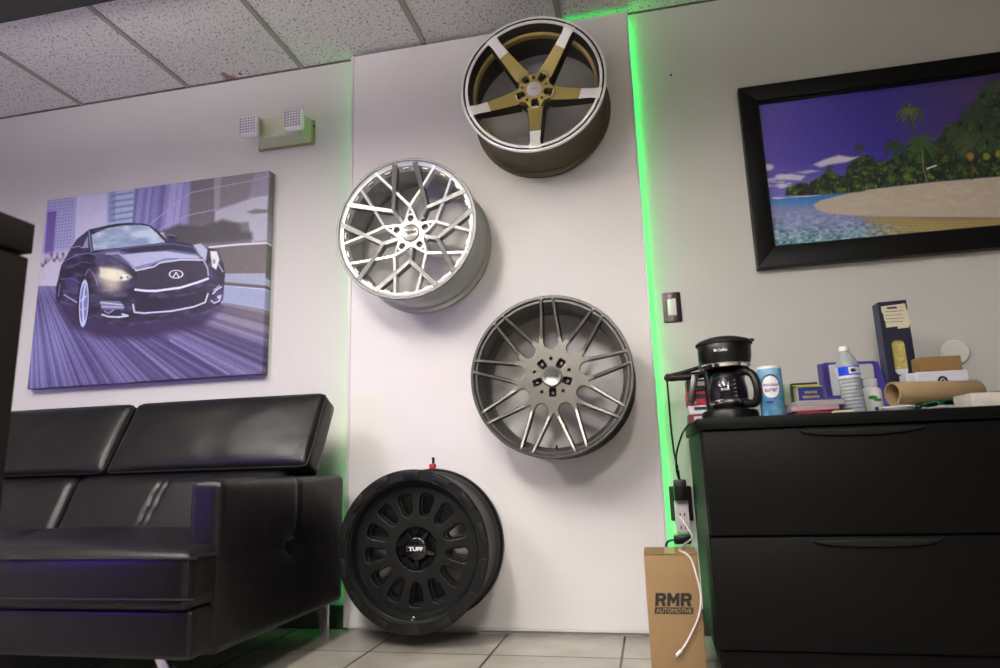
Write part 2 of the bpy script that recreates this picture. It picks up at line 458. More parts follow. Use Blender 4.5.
# purple accent lamp standing left of the counter, washing the sofa
t = thing('accent_light', 'purple LED accent light standing on the floor behind the wooden counter', 'light', (-2.35, .45, 0))
b = NB(); lathe(b, [(0, .02), (.10, .02), (.11, .015), (.11, 0), (0, 0)], 32); lathe(b, [(.012, .02), (.012, .60)], 12); obj('stand', b, M_black, t)
b = NB(); box(b, -.21, .21, -.03, .0, .56, .96, .004, 1); obj('housing', b, M_black, t)
b = NB(); box(b, -.20, .20, .0, .012, .57, .95); obj('lit_panel', b, mat('purple_led', (120, 60, 255), .5, emit=(118, 44, 255), estr=20), t)

# ------------------------------------------------------------------ white board with LED tape
PX0, PX1, PZ0, PZ1, PY = -1.212, .04, .014, 2.490, 2.60
t = thing('display_board', 'tall glossy white board on the wall carrying four wheels', 'board', ((PX0 + PX1) / 2, WY, 0))
t.location = (0, 0, 0)
b = NB(); box(b, PX0, PX1, PY, PY + .016, PZ0, PZ1, .0015, 1); obj('board_face', b, M_panel, t)
b = NB(); box(b, PX0 + .016, PX1 - .016, PY + .016, WY, 0, PZ1 - .01); obj('backing_frame', b, M_edge, t)
for x0, x1 in ((PX0 - .003, PX0 + .012), (PX1 - .008, PX1 + .002)):
    b = NB(); box(b, x0, x1, PY - .003, PY + .004, PZ0, PZ1, .001, 1); obj('edge_strip', b, M_edge, t)
b = NB(); box(b, PX0 + .012, PX1, PY - .002, PY + .004, PZ0, PZ0 + .012, .001, 1); obj('bottom_strip', b, M_edge, t)
def led(x0, x1, z0, z1, lab, vertical, side, m=M_green):
    t = thing('led_strip', lab, 'light', (0, 0, 0), group='green light strips behind the white board')
    b = NB(); box(b, x0, x1, 2.622, 2.634, z0, z1); obj('tape', b, M_ledtape, t)
    b = NB()
    n = int(((z1 - z0) if vertical else (x1 - x0)) / .033)
    for i in range(n):
        if vertical:
            z = z0 + (i + .5) * (z1 - z0) / n; box(b, *((x1, x1 + .003) if side > 0 else (x0 - .003, x0)), 2.624, 2.632, z - .007, z + .007)
        else:
            x = x0 + (i + .5) * (x1 - x0) / n; box(b, x - .007, x + .007, 2.624, 2.632, z1, z1 + .003)
    obj('diodes', b, m, t)['kind'] = 'stuff'
led(PX1 - .012, PX1 - .008, .03, PZ1 - .012, 'green LED strip glowing down the right edge of the white board', True, 1)
led(PX0 + .008, PX0 + .012, .03, PZ1 - .012, 'green LED strip glowing down the left edge of the white board', True, -1, M_green_dim)
led(-.5, PX1 - .014, PZ1 - .010, PZ1 - .006, 'short green LED strip along the top right of the white board', False, 1, M_green_top)

# ------------------------------------------------------------------ wheels
def wheel_root(X, Z, lab, tilt=0):
    return thing('alloy_wheel', lab, 'wheel', (X, 2.345, Z), (PI / 2, 0, 0))

def barrel(t, Rr, m_out, m_in, lip, m_lip, depth=.25, thick=.86, name='rim_barrel'):
    outp = [(.985, -.014), (.955, -.020), (.945, -.040), (.915, -.060), (.905, -.10), (.905, -.17), (.925, -.195), (.955, -.205), (.958, -.224), (1.0, -.232), (1.004, -depth + .004), (.995, -depth)]
    inp = [(.975, -depth), (.955, -.236), (.925, -.215), (.90, -.19), (.87, -.16), (.865, -.10), (.875, -.06), (.90, -.030), (.915, -.012)]
    b = NB()
    lathe(b, [(r * Rr, z) for r, z in outp], 128, mi=0)
    lathe(b, [(outp[-1][0] * Rr, outp[-1][1])] + [(r * Rr, z) for r, z in inp], 128, mi=1)
    o = obj(name, b, [m_out, m_in], t)
    b = NB(); lathe(b, [(r * Rr, z) for r, z in lip], 128); obj('rim_lip', b, m_lip, t, angle=25)
    return o

def mount(t, z0, r=.028):
    b = NB(); lathe(b, [(0, z0), (.012, z0), (.012, -.2545), (0, -.2545)], 24)
    obj('wall_mount', b, M_edge, t)

def nut(t, x, y, z, r=.0085, m=None, h=.012):
    b = NB(); lathe(b, [(0, h), (r * .6, h), (r, h * .7), (r, 0), (r * 1.3, -.002), (0, -.002)], 6, Matrix.Translation((x, y, z)))
    return obj('lug_nut', b, m or M_steel, t)

# --- wheel 1: bronze, five spokes with silver tips
RW = .286
t = wheel_root(-.341, 2.064, 'bronze five-spoke alloy wheel with silver tips, highest on the white board')
barrel(t, RW, M_bronze_dark, M_bronze_in, [(.985, -.015), (1.0, -.010), (1.0, -.003), (.992, 0), (.972, 0), (.968, -.003)], M_silver_pale)
b = NB(); lathe(b, [(.968 * RW, -.003), (.966 * RW, -.007), (.946 * RW, -.007), (.944 * RW, -.003)], 128); obj('lip_groove', b, M_groove, t)
b = NB(); lathe(b, [(.944 * RW, -.003), (.940 * RW, -.001), (.908 * RW, -.002), (.904 * RW, -.006)], 128); obj('inner_lip', b, M_silver_pale, t)
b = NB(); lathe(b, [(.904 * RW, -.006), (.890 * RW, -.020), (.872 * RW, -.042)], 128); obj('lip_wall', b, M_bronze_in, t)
b = NB(); lathe(b, [(.875 * RW, -.050), (.868 * RW, -.046), (.838 * RW, -.052), (.832 * RW, -.060), (.835 * RW, -.075), (.875 * RW, -.075)], 128); obj('bronze_ring', b, M_bronze, t)
HZ = -.052
for k in range(5):
    a = 270 + 72 * k
    c, s = math.cos(R(a)), math.sin(R(a))
    def prof(rr):                                  # face height along the radius: concave
        u = max(0, min(1, (rr - .05) / (.90 * RW - .05))); return HZ + (-.001 - HZ) * (u ** 1.6)
    def wd(rr):
        u = (rr - .06) / (.9 * RW - .06); u = max(0, min(1, u)); w = .066 - .030 * u ** .8
        return w + (.010 * max(0, (u - .86) / .14) ** 2)
    cut = .66 * RW  # spokes change from bronze to pale silver at this radius
    def stations(r0, r1, n=9):
        out = []
        for i in range(n):
            rr = r0 + (r1 - r0) * i / (n - 1); zt = prof(rr); u = (rr - .05) / (.2)
            out.append((rr * c, rr * s, wd(rr), zt, zt - .052 + .02 * min(1, u), .007))
        return out
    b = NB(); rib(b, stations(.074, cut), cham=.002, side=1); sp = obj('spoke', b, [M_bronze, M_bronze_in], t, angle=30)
    b = NB(); rib(b, stations(cut, .948 * RW), cham=.002, side=1); o = obj('spoke_tip', b, [M_silver_pale, M_bronze_in], sp, angle=30); o['label'] = 'silver-coloured spoke tip'
# hub with five lug pockets
hub = []
for k in range(60):
    a = 6 * k; d = math.cos(R((a - 270) * 5)); hub.append(pol(.077 + .013 * d, a))
pockets = [rot2(roundpoly([(.040, -.012), (.076, -.0165), (.078, .0165), (.040, .012)], .010), 270 + 72 * k) for k in range(5)]
small = [circle(*pol(.050, 306 + 72 * k), .0055, 14) for k in range(5)]
b = NB(); plate(b, [hub] + pockets + small, -.080, HZ + .0045, .002); obj('hub', b, M_bronze, t, angle=20)
b = NB(); lathe(b, [(0, -.083), (.082, -.083), (.074, -.11), (0, -.11)], 48); obj('hub_back', b, M_bronze_in, t)
for k in range(5):
    x, y = pol(.056, 270 + 72 * k); nut(t, x, y, -.082)
    b = NB(); p = rot2(roundpoly([(.073, -.0135), (.0765, -.0135), (.078, .0), (.0765, .0135), (.073, .0135), (.0745, 0)], .001, 2), 270 + 72 * k)
    plate(b, [p], -.06, HZ + .003, 0); obj('pocket_edge', b, M_silver_pale, t)
capo = NB(); lathe(capo, [(0, .0035), (.026, .003), (.030, .001), (.031, -.002), (.031, -.012), (0, -.012)], 48, Matrix.Translation((0, 0, HZ + .006))); cap = obj('center_cap', capo, M_cap_grey, t)
b = NB(); text(b, 'TSW', .012, Matrix.Translation((0, 0, HZ + .0095)), wid=.026, hgt=.006, depth=.0003); obj('cap_lettering', b, M_silver2, cap)
b = NB(); tube(b, [(-.11, .185, -.05), (-.105, .178, -.03)], .003); obj('valve_stem', b, M_black, t)
mount(t, -.10)

# --- wheel 2: silver mesh
RW = .288
t = wheel_root(-.864, 1.532, 'bright silver mesh-spoke alloy wheel on the left of the white board')
barrel(t, RW, M_silver_out, M_silver_in, [(.985, -.015), (1.0, -.010), (1.0, -.003), (.993, 0), (.962, 0), (.955, -.004)], M_greylip)
b = NB(); lathe(b, [(.955 * RW, -.004), (.94 * RW, -.008), (.905 * RW, -.010), (.895 * RW, -.020), (.875 * RW, -.045)], 128); obj('inner_lip', b, M_silver, t)
HZ = -.072
def zf(r): 
    u = max(0, min(1, (r - .05) / (.22))); return HZ + (-.004 - HZ) * u ** 1.25
def yspoke(a, m, w0, w1, w2, name):
    b = NB()
    J = .118
    n = 5
    st = []
    for i in range(n):
        rr = .040 + (J + .006 - .040) * i / (n - 1); x, y = pol(rr, a); st.append((x, y, w0 + (w1 - w0) * i / (n - 1), zf(rr), zf(rr) - .030, .002))
    rib(b, st, cham=.0018)
    j = Vector(pol(J, a))
    for s in (-1, 1):
        e = Vector(pol(.945 * RW, a + 27 * s)); st = []
        for i in range(9):
            u = i / 8; p = j.lerp(e, u); st.append((p.x, p.y, w1 * .92 + (w2 - w1 * .92) * u, zf(p.length), zf(p.length) - .030 + .01 * u, .002))
        rib(b, st, cham=.0018)
    return obj(name, b, m, t, angle=30)
for k in range(5):
    yspoke(270 + 72 * k, M_silver2, .019, .018, .023, 'spoke')
for k in range(5):
    # bright spokes: two legs from the sides of each lug boss, joining and forking again
    a = 90 + 72 * k
    b = NB()
    for s in (-1, 1):
        p0 = Vector(pol(.060, a + 22 * s)); p1 = Vector(pol(.112, a)); st = []
        for i in range(4):
            p = p0.lerp(p1, i / 3); st.append((p.x, p.y, .011, zf(p.length) - .001, zf(p.length) - .028, .002))
        rib(b, st, cham=.0015)
        e = Vector(pol(.945 * RW, a + 27 * s)); st = []
        for i in range(9):
            p = p1.lerp(e, i / 8); st.append((p.x, p.y, .0125 - .001 * i / 8, zf(p.length) - .0015, zf(p.length) - .028, .002))
        rib(b, st, cham=.0015)
    obj('spoke', b, M_silver, t, angle=30)
hub = [pol(.071 + .013 * math.cos(R((6 * k - 90) * 5)), 6 * k) for k in range(60)]
lug = [circle(*pol(.062, 90 + 72 * k), .0125, 20) for k in range(5)]
b = NB(); plate(b, [hub] + lug, HZ - .03, HZ + .003, .002); obj('hub', b, M_silver, t, angle=20)
b = NB(); lathe(b, [(0, HZ - .028), (.068, HZ - .028), (.062, HZ - .05), (0, HZ - .05)], 48); obj('hub_back', b, M_silver_in, t)
for k in range(5): nut(t, *pol(.062, 90 + 72 * k), HZ - .024, .0085)
for k in range(5):
    b = NB(); lathe(b, [(0, .0015), (.0055, .0015), (.006, 0), (.006, -.004), (0, -.004)], 16, Matrix.Translation((*pol(.078, 270 + 72 * k - 9), zf(.078)))); obj('spoke_recess', b, M_steel, t)
capo = NB(); lathe(capo, [(0, .002), (.031, .003), (.034, .004), (.036, .002), (.036, -.008), (0, -.008)], 48, Matrix.Translation((0, 0, HZ + .005))); cap = obj('center_cap', capo, M_silver2, t)
b = NB(); text(b, 'TSW', .014, Matrix.Translation((0, .001, HZ + .0105)), wid=.046, hgt=.011, depth=.0004, bold=.0003, shear=.2); obj('cap_lettering', b, M_ink, cap)
b = NB(); tube(b, [(.052, .168, -.05), (.050, .196, -.045)], .007, 10); obj('valve_stem', b, M_black, t)
# notches round the inner lip
for k in range(20):
    b = NB(); aa = 27 + 18 * k + 9
    box(b, .872 * RW, .905 * RW, -.013, .013, -.034, -.0185, .002, 1, M=Matrix.Rotation(R(aa), 4, 'Z')); obj('lip_pad', b, M_silver_out, t)
mount(t, HZ - .05)

# --- wheel 3: gunmetal, nine split spokes
RW = .291
t = wheel_root(-.323, .922, 'gunmetal split-spoke alloy wheel on the white board beside the coffee cabinet')
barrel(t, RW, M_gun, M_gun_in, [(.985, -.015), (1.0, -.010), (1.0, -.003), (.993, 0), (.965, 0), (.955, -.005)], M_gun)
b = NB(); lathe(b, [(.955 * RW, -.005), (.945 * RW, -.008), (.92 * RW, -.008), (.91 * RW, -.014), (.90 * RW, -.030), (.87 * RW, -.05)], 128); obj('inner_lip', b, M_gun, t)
HZ = -.046
def zf3(r):
    u = max(0, min(1, (r - .145) / .125)); return HZ + (-.002 - HZ) * u ** 1.1
# hub plate: outline follows nine U slots and nine V gaps
out = []
for k in range(9):
    a = 90 + 40 * k
    q = [tuple(rot2([pol(.130, -20)], 0)[0]), (.152, -.0382), (.152, -.0262)]
    q += [(.128 - .026 * math.sin(PI * i / 10), -.026 * math.cos(PI * i / 10)) for i in range(11)]
    q += [(.152, .0262), (.152, .0382)]
    out += rot2(q, a)
pk = [rot2(roundpoly([(.040, -.012), (.073, -.0135), (.073, .0135), (.040, .012)], .007), 270 + 72 * k) for k in range(5)]
sm = [circle(*pol(.066, 306 + 72 * k), .0055, 16) for k in range(5)]
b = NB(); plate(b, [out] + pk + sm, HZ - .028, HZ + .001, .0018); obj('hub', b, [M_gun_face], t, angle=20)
b = NB(); lathe(b, [(0, HZ - .027), (.080, HZ - .027), (.074, HZ - .045), (0, HZ - .045)], 64); obj('hub_back', b, M_gun_in, t)
for k in range(5): nut(t, *pol(.059, 270 + 72 * k), HZ - .025, .0085, M_cap_gun, .016)
for k in range(9):
    a = 90 + 40 * k
    b = NB()
    for s in (-1, 1):
        p0 = Vector(rot2([(.138, .0335 * s)], a)[0]); p1 = Vector(pol(.968 * RW, a + 4.3 * s)); st = []
        for i in range(10):
            p = p0.lerp(p1, i / 9); st.append((p.x, p.y, .0120 - .002 * i / 9, zf3(p.length) + .0005, zf3(p.length) - .026 + .010 * i / 9, .0025))
        rib(b, st, cham=.002, side=1)
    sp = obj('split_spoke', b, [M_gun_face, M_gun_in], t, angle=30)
    for s in (-1, 1):
        b = NB(); box(b, -.003, .003, -.005, .005, -.003, .0015, .001, 1, M=Matrix.Rotation(R(a + 4.3 * s), 4, 'Z') @ Matrix.Translation((.958 * RW, 0, 0)))
        obj('spoke_end', b, M_silver2, sp)
capo = NB(); lathe(capo, [(0, .003), (.025, .003), (.028, .0045), (.034, .0045), (.037, .002), (.037, -.008), (0, -.008)], 48, Matrix.Translation((0, 0, HZ + .005))); cap = obj('center_cap', capo, M_cap_gun, t)
b = NB(); text(b, 'VICTOR', .012, Matrix.Translation((0, .001, HZ + .009)), wid=.044, hgt=.009, depth=.0005, bold=.0003); obj('cap_lettering', b, M_ink, cap)
mount(t, HZ - .045)
b = NB(); tube(b, [(.006, -.245, -.04), (.006, -.262, -.028)], .004, 8); obj('valve_stem', b, M_black, t)

# --- wheel 4: black off-road wheel
RW = .281
t = wheel_root(-.844, .330, 'satin black off-road wheel with thirteen slots, lowest on the white board')
outp = [(1.0, -.012), (.985, -.030), (.965, -.05), (.94, -.07), (.93, -.17), (.945, -.195), (.965, -.205), (.968, -.224), (1.0, -.232), (1.004, -.246), (.995, -.25)]
b = NB(); lathe(b, [(r * RW, z) for r, z in outp], 128, mi=0)
lathe(b, [(.995 * RW, -.25), (.95 * RW, -.236), (.9 * RW, -.2), (.80 * RW, -.12), (.78 * RW, -.075)], 128, mi=1); obj('rim_barrel', b, [M_black_satin, M_black_in], t)
b = NB(); lathe(b, [(r * RW, z) for r, z in [(1.0, -.012), (1.0, -.004), (.99, 0), (.868, 0), (.858, -.003), (.850, -.010)]], 128); obj('rim_lip', b, M_black_satin, t, angle=25)
b = NB(); lathe(b, [(r * RW, z) for r, z in [(.850, -.010), (.842, -.012), (.812, -.040), (.805, -.046), (.79, -.046), (.78, -.050)]], 128); obj('dish', b, M_black_dish, t, angle=20)
# raised pads around the lip
for k in range(14):
    a0 = 90 + 360 / 14 * k
    for (ra, rb, w, z) in ((.895, .985, 7.2, .0045),):
        p = [pol(ra * RW, a0 - w * .75), pol((ra + .03) * RW, a0 - w), pol(rb * RW, a0 - w), pol(rb * RW, a0 + w), pol((ra + .03) * RW, a0 + w), pol(ra * RW, a0 + w * .75)]
        b = NB(); plate(b, [p], -.003, z + .003, .002); obj('lip_pad', b, M_black_dish, t)
HZ = -.062
slots = []
for k in range(13):
    a = 90 - 360 / 13 * (k + .5)
    slots.append(rot2(roundpoly([(.113, -.009), (.128, -.019), (.182, -.0285), (.196, -.021), (.199, .0), (.196, .021), (.182, .0285), (.128, .019), (.113, .009)], .010, 3), a))
b = NB(); plate(b, [circle(0, 0, .795 * RW, 96)] + slots + [circle(0, 0, .076, 48)], HZ - .016, HZ + .010, .003); obj('face_disc', b, M_black_satin, t, angle=20)
# slot frames behind the disc face give each window its thick stepped edge
for k in range(13):
    a = 90 - 360 / 13 * (k + .5)
    o1 = rot2(roundpoly([(.115, -.010), (.129, -.018), (.181, -.0275), (.194, -.020), (.197, .0), (.194, .020), (.181, .0275), (.129, .018), (.115, .010)], .010, 3), a)
    o2 = rot2(roundpoly([(.120, -.007), (.132, -.0135), (.178, -.0225), (.188, -.016), (.190, .0), (.188, .016), (.178, .0225), (.132, .0135), (.120, .007)], .009, 3), a)
    b = NB(); plate(b, [o1, o2], HZ - .045, HZ - .010, 0); obj('slot_frame', b, M_black_dish, t)
b = NB(); lathe(b, [(.076, HZ + .004), (.074, HZ - .012), (.0, HZ - .013)], 64); obj('hub', b, M_black_in, t)
b = NB(); lathe(b, [(0, HZ - .05), (.085, HZ - .05), (.085, HZ - .015)], 64); obj('hub_back', b, M_black_in, t)
for k in range(5):
    b = NB(); lathe(b, [(.013, .0), (.012, .004), (.0095, .004), (.009, -.006), (0, -.006)], 24, Matrix.Translation((*pol(.070, 90 + 72 * k), HZ + .009))); obj('bolt_hole', b, M_black_in, t)
capb = NB(); lathe(capb, [(0, .020), (.036, .020), (.042, .016), (.046, .004), (.052, 0), (.0, 0)], 48, Matrix.Translation((0, 0, HZ - .010))); cap = obj('center_cap', capb, M_black_gloss, t)
for k in range(5):
    a = 54 + 72 * k
    b = NB(); rib(b, [(*pol(.032, a), .024, HZ + .008, HZ - .01, .002), (*pol(.048, a), .019, HZ + .004, HZ - .01, .002), (*pol(.068, a), .015, HZ - .002, HZ - .012, .002)], cham=.003); obj('cap_arm', b, M_black_gloss, cap)
b = NB(); plate(b, [rrect(.074, .022, .003)], HZ + .009, HZ + .0125, .001); obj('name_plate', b, M_black_satin, cap)
b = NB(); text(b, 'TUFF', .016, Matrix.Translation((0, 0, HZ + .013)), wid=.054, hgt=.014, depth=.0005, bold=.0006); obj('cap_lettering', b, M_ink_lt, cap)
b = NB(); text(b, '[          ]', .016, Matrix.Translation((0, 0, HZ + .013)), wid=.070, hgt=.018, depth=.0005); obj('cap_bracket_mark', b, M_silver2, cap)
b = NB(); lathe(b, [(0, .012), (.004, .012), (.0055, .009), (.0055, 0), (.008, -.002), (0, -.002)], 12, Matrix.Translation((-.004, -.232, -.030))); obj('valve_stem', b, M_chrome, t)
mount(t, HZ - .05, .03)
# red valve tool clipped over the black wheel
t = thing('tyre_clip', 'small red clip with black stem hooked over the black wheel rim', 'clip', (-.818, 2.52, .612))
b = NB(); puff(b, -.012, .012, -.010, .010, 0, .018, .004, k=3, n=6); obj('clip_body', b, M_redtag, t)
b = NB(); tube(b, [(.002, 0, .016), (.003, 0, .030), (.002, 0, .042)], .0055, 10); obj('stem', b, M_black, t)

# ------------------------------------------------------------------ painted prints
def homography(src, dst):
    A = []; B = []
    for (x, y), (u, v) in zip(src, dst):
        A.append([x, y, 1, 0, 0, 0, -u * x, -u * y]); B.append(u)
        A.append([0, 0, 0, x, y, 1, -v * x, -v * y]); B.append(v)
    h = np.linalg.solve(np.array(A, float), np.array(B, float)); return np.append(h, 1).reshape(3, 3)

class Paint:
    """brush strokes evaluated at the points of a print"""
    def __init__(s, U, V, base):
        s.U, s.V = U, V; s.c = np.zeros(U.shape + (3,)); s.c[:] = base
        s.rng = np.random.RandomState(3)
    def put(s, m, col, a=1.0):
        m = np.clip(m, 0, 1) * a; col = np.array(col, float)
        s.c = s.c * (1 - m[..., None]) + col * m[..., None]
    def inside(s, pts):
        x, y = s.U, s.V; m = np.zeros(x.shape, bool); n = len(pts)
        for i in range(n):
            x1, y1 = pts[i]; x2, y2 = pts[(i + 1) % n]
            if y1 == y2: continue
            k = ((y1 > y) != (y2 > y)) & (x < (x2 - x1) * (y - y1) / (y2 - y1) + x1); m ^= k
        return m
    def poly(s, pts, col, a=1.0, soft=.35):
        m = s.inside(pts); d = s.dist(pts + [pts[0]]); sd = np.where(m, d, -d)
        s.put(sd / (2 * soft) + .5, col, a)
    def dist(s, pts):
        d = np.full(s.U.shape, 1e9)
        for (x1, y1), (x2, y2) in zip(pts, pts[1:]):
            dx, dy = x2 - x1, y2 - y1; L2 = dx * dx + dy * dy + 1e-9
            t = np.clip(((s.U - x1) * dx + (s.V - y1) * dy) / L2, 0, 1)
            d = np.minimum(d, np.hypot(s.U - x1 - t * dx, s.V - y1 - t * dy))
        return d
    def line(s, pts, w, col, a=1.0, soft=.4): s.put((w / 2 - s.dist(pts)) / (2 * soft) + .5, col, a)
    def ell(s, cx, cy, rx, ry, col, a=1.0, soft=.3, ang=0, ring=None):
        c, q = math.cos(R(ang)), math.sin(R(ang)); dx, dy = s.U - cx, s.V - cy
        e = np.hypot((dx * c + dy * q) / rx, (-dx * q + dy * c) / ry)
        if ring: s.put((ring - np.abs(e - 1)) / .12 + .5, col, a)
        else: s.put((1 - e) * min(rx, ry) / (2 * soft) + .5, col, a)
    def glow(s, cx, cy, rx, ry, col, a=1.0):
        s.put(np.exp(-(((s.U - cx) / rx) ** 2 + ((s.V - cy) / ry) ** 2)), col, a)
    def noise(s, sx, sy, seed=0, octv=3):
        out = 0; tot = 0
        for o in range(octv):
            rg = np.random.RandomState(seed + o); G = rg.rand(256, 256); k = 2 ** o
            x = s.U / sx * k; y = s.V / sy * k
            xi = np.floor(x).astype(int); yi = np.floor(y).astype(int); fx = x - xi; fy = y - yi
            fx = fx * fx * (3 - 2 * fx); fy = fy * fy * (3 - 2 * fy)
            g = lambda a, b: G[a % 256, b % 256]
            out = out + (g(xi, yi) * (1 - fx) * (1 - fy) + g(xi + 1, yi) * fx * (1 - fy) + g(xi, yi + 1) * (1 - fx) * fy + g(xi + 1, yi + 1) * fx * fy) / k
            tot += 1 / k
        return out / tot

def n1d(x, seed, octv=3):
    out = 0; tot = 0
    for o in range(octv):
        G = np.random.RandomState(seed + o).rand(4096); k = 2 ** o; y = x * k; i = np.floor(y).astype(int); f = y - i; f = f * f * (3 - 2 * f)
        out = out + (G[i % 4096] * (1 - f) + G[(i + 1) % 4096] * f) / k; tot += 1 / k
    return out / tot

def print_mesh(name, X0, X1, Z0, Z1, Y, nx, nz, H, painter, m, parent, wrap=0.0, gam=1.0):
    xs = np.linspace(X0, X1, nx); zs = np.linspace(Z0, Z1, nz)
    ix = list(range(nx)); iz = list(range(nz)); yx = [0.0] * nx; yz = [0.0] * nz
    if wrap:
        ix = [0] + ix + [nx - 1]; iz = [0] + iz + [nz - 1]; yx = [wrap] + yx + [wrap]; yz = [wrap] + yz + [wrap]
    XX, ZZ = np.meshgrid(xs[ix], zs[iz]); YY = Y + np.maximum(*np.meshgrid(yx, yz))
    P = np.stack([XX, ZZ, np.ones_like(XX)], -1) @ H.T
    U, V = P[..., 0] / P[..., 2], P[..., 1] / P[..., 2]
    c = (np.clip(painter(U, V), 0, 255) / 255.) ** gam
    c = np.where(c <= .04045, c / 12.92, ((c + .055) / 1.055) ** 2.4)
    h, w = XX.shape
    co = np.stack([XX, YY, ZZ], -1).reshape(-1, 3)
    I = np.arange(h * w).reshape(h, w)
    q = np.stack([I[:-1, :-1], I[:-1, 1:], I[1:, 1:], I[1:, :-1]], -1).reshape(-1, 4)
    me = bpy.data.meshes.new(name)
    me.vertices.add(len(co)); me.vertices.foreach_set('co', co.ravel())
    me.loops.add(q.size); me.loops.foreach_set('vertex_index', q.ravel())
    me.polygons.add(len(q)); me.polygons.foreach_set('loop_start', np.arange(0, q.size, 4)); me.polygons.foreach_set('loop_total', np.full(len(q), 4))
    me.update(); me.validate()
    at = me.color_attributes.new('print', 'FLOAT_COLOR', 'POINT')
    at.data.foreach_set('color', np.concatenate([c.reshape(-1, 3), np.ones((h * w, 1))], 1).ravel())
    me.materials.append(m)
    return link(bpy.data.objects.new(name, me), parent)

# reference frames of the artwork zones
A_ = lambda x, y: (25 + x / 5.808, 165 + y / 5.808)
B_ = lambda x, y: (145 + x / 5.808, 165 + y / 5.808)
C_ = lambda x, y: (25 + x / 5.808, 275 + y / 5.808)
D_ = lambda x, y: (145 + x / 5.808, 275 + y / 5.808)

def paint_car(U, V):
    p = Paint(U, V, (196, 196, 226))
    # sky and hazy city
    p.put((V - 175) / 90, (214, 212, 232), .7)
    p.poly([(30, 190), (77, 190), (74, 260), (30, 262)], (172, 172, 212))
    p.poly([(48, 212), (56.5, 211), (53, 258), (44, 258)], (112, 92, 160), .9)
    for i in range(9):
        for j in range(16):
            x = 50 + i * 2.9 - j * .25; y = 200.5 + j * 3.2 - i * .35
            if 47 < x < 73 and y < 250: p.ell(x, y, .75, .7, (112, 112, 170), .75, .3)
    p.poly([A_(470, 0), A_(640, 0), A_(640, 350), A_(470, 350)], (176, 186, 214))
    p.poly([A_(490, 0), A_(530, 0), A_(520, 330), A_(480, 330)], (134, 150, 192), .8)
    for j in range(7):
        y = 160 + j * 36
        p.line([A_(530, y + 14), A_(625, y)], 2.0, (108, 122, 172), .7, .7)
        p.line([A_(500, y + 20), A_(520, y + 18)], 1.6, (100, 116, 168), .7, .6)
    # violet striped towers
    p.poly([A_(640, 0), B_(270, 0), B_(250, 360), B_(60, 400), A_(620, 340)], (138, 134, 184))
    s = n1d((U + V * .12) / 4.2, 11)
    zone = p.inside([A_(640, 0), B_(270, 0), B_(250, 360), B_(60, 400), A_(620, 340)])
    p.put(zone * np.clip((s - .45) * 4, 0, 1), (178, 172, 214), .7)
    p.put(zone * np.clip((.42 - s) * 4, 0, 1), (100, 98, 152), .7)
    # brown-grey blurred block and pale glazing
    p.poly([B_(265, 0), B_(760, 0), B_(760, 480), B_(90, 480), B_(250, 350)], (128, 122, 132), 1, 1.2)
    p.poly([B_(270, 60), B_(400, 60), B_(400, 345), B_(250, 345)], (112, 104, 118), .7, .8)
    p.poly([B_(398, 60), B_(440, 60), B_(430, 260), B_(400, 270)], (158, 152, 168), .8, .9)
    p.poly([B_(640, 30), B_(720, 20), B_(715, 200), B_(600, 190)], (150, 146, 170), .7, 1.5)
    p.poly([B_(405, 265), B_(620, 190), B_(715, 175), B_(712, 440), B_(620, 450), B_(600, 330), B_(400, 345)], (186, 188, 204), .9, 1.2)
    p.poly([B_(590, 270), B_(640, 255), B_(715, 258), B_(715, 275), B_(620, 285)], (110, 106, 110), .85, .8)
    # dark blurred trees
    nz = p.noise(9, 6, 5)
    p.poly([B_(100, 380), B_(190, 345), B_(330, 355), B_(450, 315), B_(545, 340), B_(560, 385), B_(620, 390), B_(625, 430), B_(520, 445), B_(330, 455), B_(250, 470), B_(120, 440)], (88, 86, 92), .95, 2.0)
    p.line([B_(10, 355), B_(260, 160), B_(430, 125), B_(620, 90), B_(720, 60)], 1.0, (176, 170, 200), .8)
    p.line([B_(80, 375), B_(250, 290), B_(410, 258)], 1.1, (176, 170, 200), .8)
    p.line([B_(405, 262), B_(620, 190)], 1.0, (150, 146, 160), .8)
    # wall and light band on the right
    p.poly([B_(380, 470), B_(720, 452), B_(720, 660), B_(380, 660)], (118, 112, 116), 1)
    p.line([B_(370, 478), B_(540, 462), B_(720, 452)], 1.9, (226, 224, 236))
    p.poly([D_(440, -8), D_(700, -8), D_(700, 60), D_(440, 50)], (162, 168, 188))
    p.line([D_(440, 50), D_(700, 72)], 3.4, (104, 98, 106))
    p.poly([D_(440, 64), D_(700, 88), D_(700, 200), D_(440, 160)], (158, 166, 196))
    # street haze at left
    p.poly([(20, 256), (72, 250), (66, 300), (20, 300)], (208, 204, 222), .85, 2)
    for k in range(16):
        x = 40 + 1.9 * k + (k % 3); p.ell(x, 257 + 3.5 * math.sin(k * 2.1) + (5 if k < 4 else 0), 1.6, 1.8, (104, 84, 122) if k % 2 else (158, 136, 170), .8, .6)
    # road, streaks fan out from the vanishing point
    road = p.inside([(20, 284), C_(60, 60), C_(190, 60), C_(190, 130), D_(350, 210), D_(450, 160), D_(720, 205), (275, 400), (10, 400)])
    ang = np.arctan2(V - 262, U - 33)
    base = np.array([96, 88, 136.]); rc = np.zeros(U.shape + (3,)); rc[:] = base
    t = np.clip((U - 60) / 200, 0, 1)[..., None]; rc = rc * (1 - t * .45) + np.array([92, 84, 112.]) * t * .45
    st = n1d(ang * 52, 21, 3)[..., None]
    rc = rc + (st - .5) * np.array([105, 105, 105.])
    fl = n1d(ang * 12, 31, 2)[..., None]; rc = rc + np.clip(fl - .6, 0, 1) * np.array([110, 120, 120.])
    near = np.exp(-(((U - 48) / 22) ** 2 + ((V - 345) / 45) ** 2))[..., None]; rc = rc + near * np.array([30, 38, 36.])
